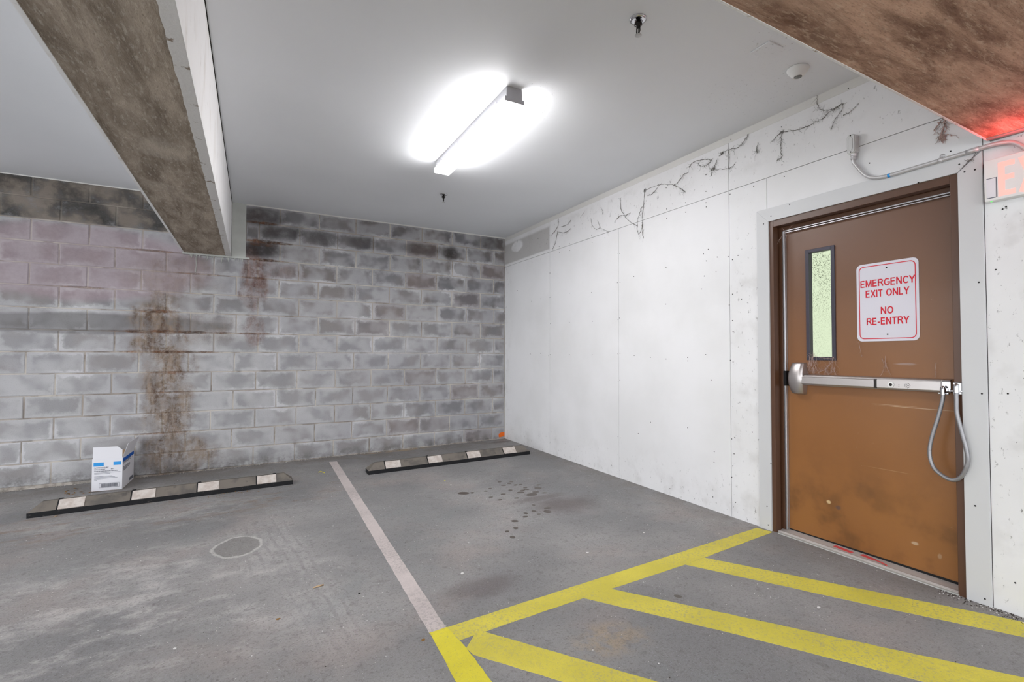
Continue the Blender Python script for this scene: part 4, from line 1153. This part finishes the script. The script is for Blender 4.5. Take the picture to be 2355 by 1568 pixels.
while tt < 0.85:
    wv = random.choice([0.004, 0.006, 0.012]); p, q = A0 + dA * tt, A0 + dA * (tt + wv)
    b.prism([(p.x, p.y - 0.0006, -0.029), (q.x, q.y - 0.0006, -0.029), (q.x, q.y - 0.0006, 0.0005), (p.x, p.y - 0.0006, 0.0005)], (0, -0.0006, 0)); tt += wv + random.choice([0.006, 0.009])
kids.append(b.build('barcode', M['ink']))
for i, (z, a, c_) in enumerate(((0.205, .1, .62), (0.193, .04, .72), (0.182, .04, .66), (0.148, .04, .6), (0.138, .04, .66), (0.128, .04, .6), (0.118, .04, .4))):
    onB(a, c_, z - 0.02, z - 0.0145, M['ink'], 'print_line')
onB(0.6, 0.93, zb + 0.020, zb + 0.05, M['ink'], 'barcode')
adopt(box, *kids)

# ------------------------------------------------------------------ cobwebs
def web(paths, label, mat, r=0.0016, fuzz=6, x=-0.006, spread=0.05, jit=0.004, nodes=()):
    b = MB(); rnd = random.Random(len(label) * 31 + len(paths))
    allp = []
    for pth in paths:
        P_ = [wall_at(px, py, x) for px, py in pth]
        Q = catmull(P_, 6)
        Q = [q + Vector((rnd.uniform(-.5, .5), rnd.uniform(-1, 1), rnd.uniform(-1, 1))) * jit for q in Q]
        rs = [r * rnd.uniform(0.5, 1.9) for _ in Q]
        b.tube(Q, r, 5, rs=rs); allp += Q
    for _ in range(int(fuzz * 1.8) * len(paths)):
        q = rnd.choice(allp); d = Vector((0, rnd.uniform(-1, 1) * (0.45 if jit < 0.002 else 1), rnd.uniform(-1.3, 0.7))) * spread * rnd.uniform(0.3, 1)
        mid = q + d * 0.5 + Vector((0, rnd.uniform(-1, 1), rnd.uniform(-1, 1))) * spread * 0.2
        mid2 = q + d * 0.8 + Vector((0, rnd.uniform(-1, 1), rnd.uniform(-1, 1))) * spread * 0.25
        b.tube([q, mid, mid2, q + d], r * 0.4, 4, rs=[r * 0.5, r * 0.35, r * 0.3, r * 0.2])
    for px, py, s in nodes:
        q = wall_at(px, py, x)
        for _ in range(22):
            d = Vector((rnd.uniform(-.1, .1), rnd.uniform(-1, 1), rnd.uniform(-1, 1))) * s * rnd.uniform(0.3, 1.0)
            e = Vector((0, rnd.uniform(-1, 1), rnd.uniform(-1, 1))) * s * 0.5
            b.tube([q + e * 0.4, q + d * 0.4 + e * 0.8, q + d * 0.8 + e * 0.3, q + d], r * 0.5, 4, rs=[r * 0.7, r * 0.9, r * 0.5, r * 0.2])
    o = stuff(b.build('cobweb', mat)); return tag(o, label, 'cobweb')
def C8(a, c): return (1160 + a / 3.267, 160 + c / 3.267)
D = M['web_dark']
web([[C8(407, 1122), C8(400, 1180), C8(356, 1243)], [C8(400, 1220), C8(385, 1290), C8(364, 1347)], [C8(430, 1180), C8(470, 1165), C8(500, 1130)], [C8(400, 1215), C8(450, 1225), C8(500, 1195)]], 'sooty cobweb under the ceiling nearest the room corner', D, 0.0015, 6)
web([[C8(650, 1115), C8(660, 1170), C8(690, 1200), C8(715, 1185), C8(700, 1130)], [C8(715, 1185), C8(745, 1200), C8(778, 1215)], [C8(570, 1110), C8(600, 1070)], [C8(722, 1035), C8(740, 1060), C8(735, 1085)]], 'faint looping cobweb high on the white wall, second from the corner', D, 0.0010, 5)
web([[C8(1050, 905), C8(1048, 980), C8(1038, 1070), C8(1037, 1140)], [C8(1050, 910), C8(1130, 875), C8(1200, 860), C8(1275, 865), C8(1320, 825), C8(1350, 785), C8(1385, 775)], [C8(1035, 1030), C8(1010, 1090), C8(998, 1170), C8(1006, 1235), C8(1030, 1200), C8(1037, 1140)],
     [C8(870, 965), C8(875, 1040), C8(900, 1095), C8(940, 1140), C8(998, 1175)], [C8(1075, 950), C8(1120, 925), C8(1148, 885)], [C8(835, 1135), C8(865, 1100), C8(900, 1095), C8(945, 1078)], [C8(1037, 1140), C8(1035, 1200), C8(1042, 1265)], [C8(1275, 865), C8(1330, 900), C8(1355, 915)]],
    'large dark T-shaped cobweb hanging high on the white wall', D, 0.0015, 7, nodes=((1160 + 1055 / 3.267, 160 + 908 / 3.267, 0.035),))
web([[C8(1540, 740), C8(1600, 745), C8(1680, 745), C8(1730, 712)], [C8(1570, 745), C8(1590, 700), C8(1595, 680)], [C8(1610, 650), C8(1635, 628), C8(1690, 600), C8(1750, 585), C8(1800, 540), C8(1835, 480)], [C8(1380, 730), C8(1430, 690), C8(1500, 675), C8(1560, 680)], [C8(1560, 680), C8(1520, 715), C8(1480, 730), C8(1450, 700)], [C8(1680, 600), C8(1690, 660), C8(1684, 745)], [C8(1555, 750), C8(1552, 800)]],
    'branching cobweb across the vertical board seam near the ceiling', D, 0.0014, 9, nodes=((1160 + 1570 / 3.267, 160 + 745 / 3.267, 0.03), (1160 + 1632 / 3.267, 160 + 630 / 3.267, 0.02)))
def CT(a, c): return (1640 + a / 3.0154, c / 3.0154)
web([[CT(440, 945), CT(475, 918), CT(540, 910), CT(630, 885), CT(700, 850)], [CT(475, 918), CT(470, 970), CT(468, 1040), CT(476, 1085), CT(445, 1112)], [CT(440, 945), CT(410, 978)], [CT(700, 850), CT(760, 820), CT(830, 760), CT(900, 715)], [CT(310, 985), CT(300, 1040), CT(312, 1060)]], 'hooked dark cobweb above the door, left of the conduit box', D, 0.0015, 8, nodes=((1640 + 475 / 3.0154, 918 / 3.0154, 0.02),))
web([[CT(905, 715), CT(885, 770), CT(850, 820), CT(825, 875), CT(812, 905)], [CT(1005, 722), CT(970, 755), CT(935, 785), CT(900, 798)], [CT(722, 660), CT(725, 720), CT(760, 765), CT(820, 760), CT(880, 735)]], 'wispy cobweb high on the wall below the right beam', D, 0.0012, 8)
web([[CT(1607, 815), CT(1600, 880), CT(1575, 945), CT(1580, 975)], [CT(1580, 960), CT(1600, 940), CT(1650, 938)], [CT(1607, 815), CT(1612, 880), CT(1600, 940)], [CT(1595, 820), CT(1560, 860), CT(1530, 905)]], 'brown clotted cobweb hanging beside the beam above the door', M['web_pale'], 0.0022, 7, nodes=((1640 + 1590 / 3.0154, 960 / 3.0154, 0.035),))
def CD(a, c): return (1780 + a / 9.8, 800 + c / 9.8)
Wp = M['web_pale']
web([[CD(820, 90), CD(800, 260), CD(780, 380), CD(700, 500), CD(620, 570)], [CD(860, 60), CD(850, 250), CD(830, 400), CD(780, 500), CD(740, 580)], [CD(900, 100), CD(880, 260), CD(900, 400), CD(870, 560)], [CD(965, 265), CD(920, 380), CD(960, 480), CD(1000, 540)],
     [CD(860, 230), CD(930, 190), CD(1040, 215), CD(1200, 235), CD(1340, 225)], [CD(1340, 200), CD(1310, 330), CD(1305, 450), CD(1290, 570)], [CD(1380, 230), CD(1375, 400), CD(1350, 500), CD(1400, 600)], [CD(1300, 330), CD(1200, 440), CD(1160, 510), CD(1230, 580)],
     [CD(1270, 340), CD(1180, 460), CD(1060, 530), CD(980, 570)], [CD(810, 300), CD(860, 430), CD(930, 560)]], 'dusty pinkish cobweb strung from the door window down to the panic bar', Wp, 0.0007, 16, x=LX - 0.016, spread=0.07, jit=0.001)
web([[(2028, 822), (2033, 840), (2030, 855), (2025, 864)], [(2036, 826), (2040, 846), (2050, 863)], [(2036, 818), (2036, 850)], [(2152, 835), (2152, 868)], [(1975, 788), (1982, 820)]], 'thin web strands above the alarm end of the panic bar', Wp, 0.0006, 4, x=LX - 0.012, spread=0.03, jit=0.0008)
web([[(1788, 560), (1800, 540), (1812, 528), (1825, 515)], [(1790, 552), (1810, 540), (1830, 528)], [(1800, 525), (1808, 540), (1806, 555)]], 'cobweb in the upper latch corner of the door frame', Wp, 0.0006, 5, x=0.02, spread=0.04, jit=0.0008)
web([[(2248, 347), (2238, 360), (2225, 372), (2214, 387)], [(2218, 367), (2228, 370), (2241, 366)]], 'stray dark wire like web under the conduit at the casing corner', D, 0.0010, 3, x=-0.018, spread=0.02)

# ------------------------------------------------------------------ floor litter
def small(name, mb, mat, label, cat, group=None):
    return tag(mb.build(name, mat), label, cat, group)
def fp(px, py, h=0.0): p = floor_at(px, py); return Vector((p.x, p.y, F(p.x, p.y) + h))
a, c_ = fp(720, 1353, 0.004), fp(744, 1346, 0.004)
b = MB(); b.tube([a, (a + c_) / 2 + Vector((0, 0, 0.001)), c_], 0.004, 7, rs=[0.003, 0.0045, 0.0038]); small('twig', b, M['twig'], 'pale broken twig lying on the floor left of the white line', 'twig')
a, c_ = fp(70 + 53, 1190, 0.003), fp(133, 1185, 0.003)
b = MB(); b.tube([a, c_], 0.0025, 6); small('twig', b, M['twig'], 'tiny pale splinter in front of the left wheel stop', 'twig')
def flake(px, py, s, mat, name, label, cat):
    p = fp(px, py); b = MB(); pts = []
    for k in range(7):
        aa = 2 * PI * k / 7; rr = s * random.uniform(0.6, 1.1)
        pts.append((p.x + rr * math.cos(aa), p.y + rr * 0.7 * math.sin(aa), p.z + 0.0005))
    b.prism(pts, (0, 0, 0.003)); small(name, b, mat, label, cat)
flake(640, 1424, 0.009, M['leaf'], 'leaf_fragment', 'small tan leaf fragment on the near left floor', 'leaf')
flake(974, 1472, 0.010, M['leaf'], 'leaf_fragment', 'brown leaf fragment beside the yellow line corner', 'leaf')
flake(826, 1365, 0.007, M['black'], 'rubber_crumb', 'black crumb on the floor among the tyre marks', 'crumb')
flake(1063, 1319, 0.012, M['chip'], 'paint_chip', 'white chip on the floor just right of the white line', 'paint chip')
flake(1882, 1397, 0.010, M['chip'], 'paint_chip', 'white chip between the first two yellow stripes', 'paint chip')
flake(1481, 1225, 0.009, M['chip'], 'paint_chip', 'white chip on open floor left of the door', 'paint chip')
flake(1037, 1115, 0.009, M['chip'], 'paint_chip', 'small white chip in front of the right wheel stop', 'paint chip')
flake(402, 1492, 0.008, M['chip'], 'paint_chip', 'white chip on the nearest left part of the floor', 'paint chip')
flake(1351, 1271, 0.010, M['chip'], 'paint_chip', 'pale chip above the long yellow line', 'paint chip')
a = [fp(733, 1087, 0.003), fp(737, 1084, 0.004), fp(741, 1086, 0.004), fp(747, 1088, 0.003)]
b = MB(); b.tube(a, 0.003, 6); small('straw_scrap', b, M['yellow_bright'], 'bent yellow scrap on the floor left of the white line head', 'scrap')
flake(1023, 1105, 0.007, M['yellow_bright'], 'yellow_scrap', 'tiny bright yellow scrap before the right wheel stop', 'scrap')
# dead leaves drifted against the wall by the carton
b = MB(); rnd = random.Random(5)
for i in range(26):
    px = rnd.uniform(150, 210); py = 1141 - (px - 150) * 0.13 + rnd.uniform(-14, 4) - 4
    p = fp(px, py, 0.003); s = rnd.uniform(0.008, 0.022); aa = rnd.uniform(0, PI)
    d = Vector((math.cos(aa), math.sin(aa), rnd.uniform(-.2, .2))) * s; e = Vector((-math.sin(aa), math.cos(aa), rnd.uniform(0, .5))) * s * 0.4
    b.add([p - d, p + e, p + d, p - e], [(0, 1, 2, 3)])
for i in range(34):
    px = rnd.uniform(455, 600); p = fp(px, 1145 - (px - 455) * 0.125 + rnd.uniform(-5, 3), 0.003); s = rnd.uniform(0.004, 0.012); aa = rnd.uniform(0, PI)
    d = Vector((math.cos(aa), math.sin(aa), 0.1)) * s; e = Vector((-math.sin(aa), math.cos(aa), .3)) * s * 0.4
    b.add([p - d, p + e, p + d, p - e], [(0, 1, 2, 3)])
tag(stuff(b.build('leaf_litter', M['leaf'])), 'dry leaf litter by the wall and along the left wheel stop', 'leaf litter')
# grit: little pale and dark stones over the floor and a drift of dirt by the right wall
b = MB(); rnd = random.Random(11)
def pebble(x, y, s, m):
    if -1.10 < y < -0.92 and (-4.53 < x < -2.69 or -2.06 < x < -0.18) or -4.30 < x < -4.02 and -0.49 < y: return
    z = F(x, y); b.add([(x - s, y - s * .6, z), (x + s, y - s * .5, z), (x + s * .2, y + s, z), (x, y, z + s * 0.9)], [(0, 1, 3), (1, 2, 3), (2, 0, 3)], m)
for i in range(620):
    y = -6.0 * rnd.random() ** 0.8 - 0.05; x = rnd.uniform(-5.6, -0.03)
    pebble(x, y, rnd.uniform(0.0012, 0.0034), 0 if rnd.random() < 0.6 else 1)
for i in range(700):
    y = rnd.uniform(-5.9, -4.95); x = -abs(rnd.gauss(0.0, 0.035)) - 0.004
    pebble(x, y, rnd.uniform(0.0015, 0.0048), 1 if rnd.random() < 0.8 else 0)
for i in range(500):
    x = rnd.uniform(-5.6, -0.02); y = -0.016 - abs(rnd.gauss(0.0, 0.02)); pebble(x, y, rnd.uniform(0.0015, 0.004), 1 if rnd.random() < 0.7 else 0)
M['grit_dark'] = plain('dark_grit', rgb(70, 62, 58), 0.9)
tag(stuff(b.build('grit', [M['chip'], M['grit_dark']])), 'loose grit and crumbs scattered over the parking floor', 'grit')
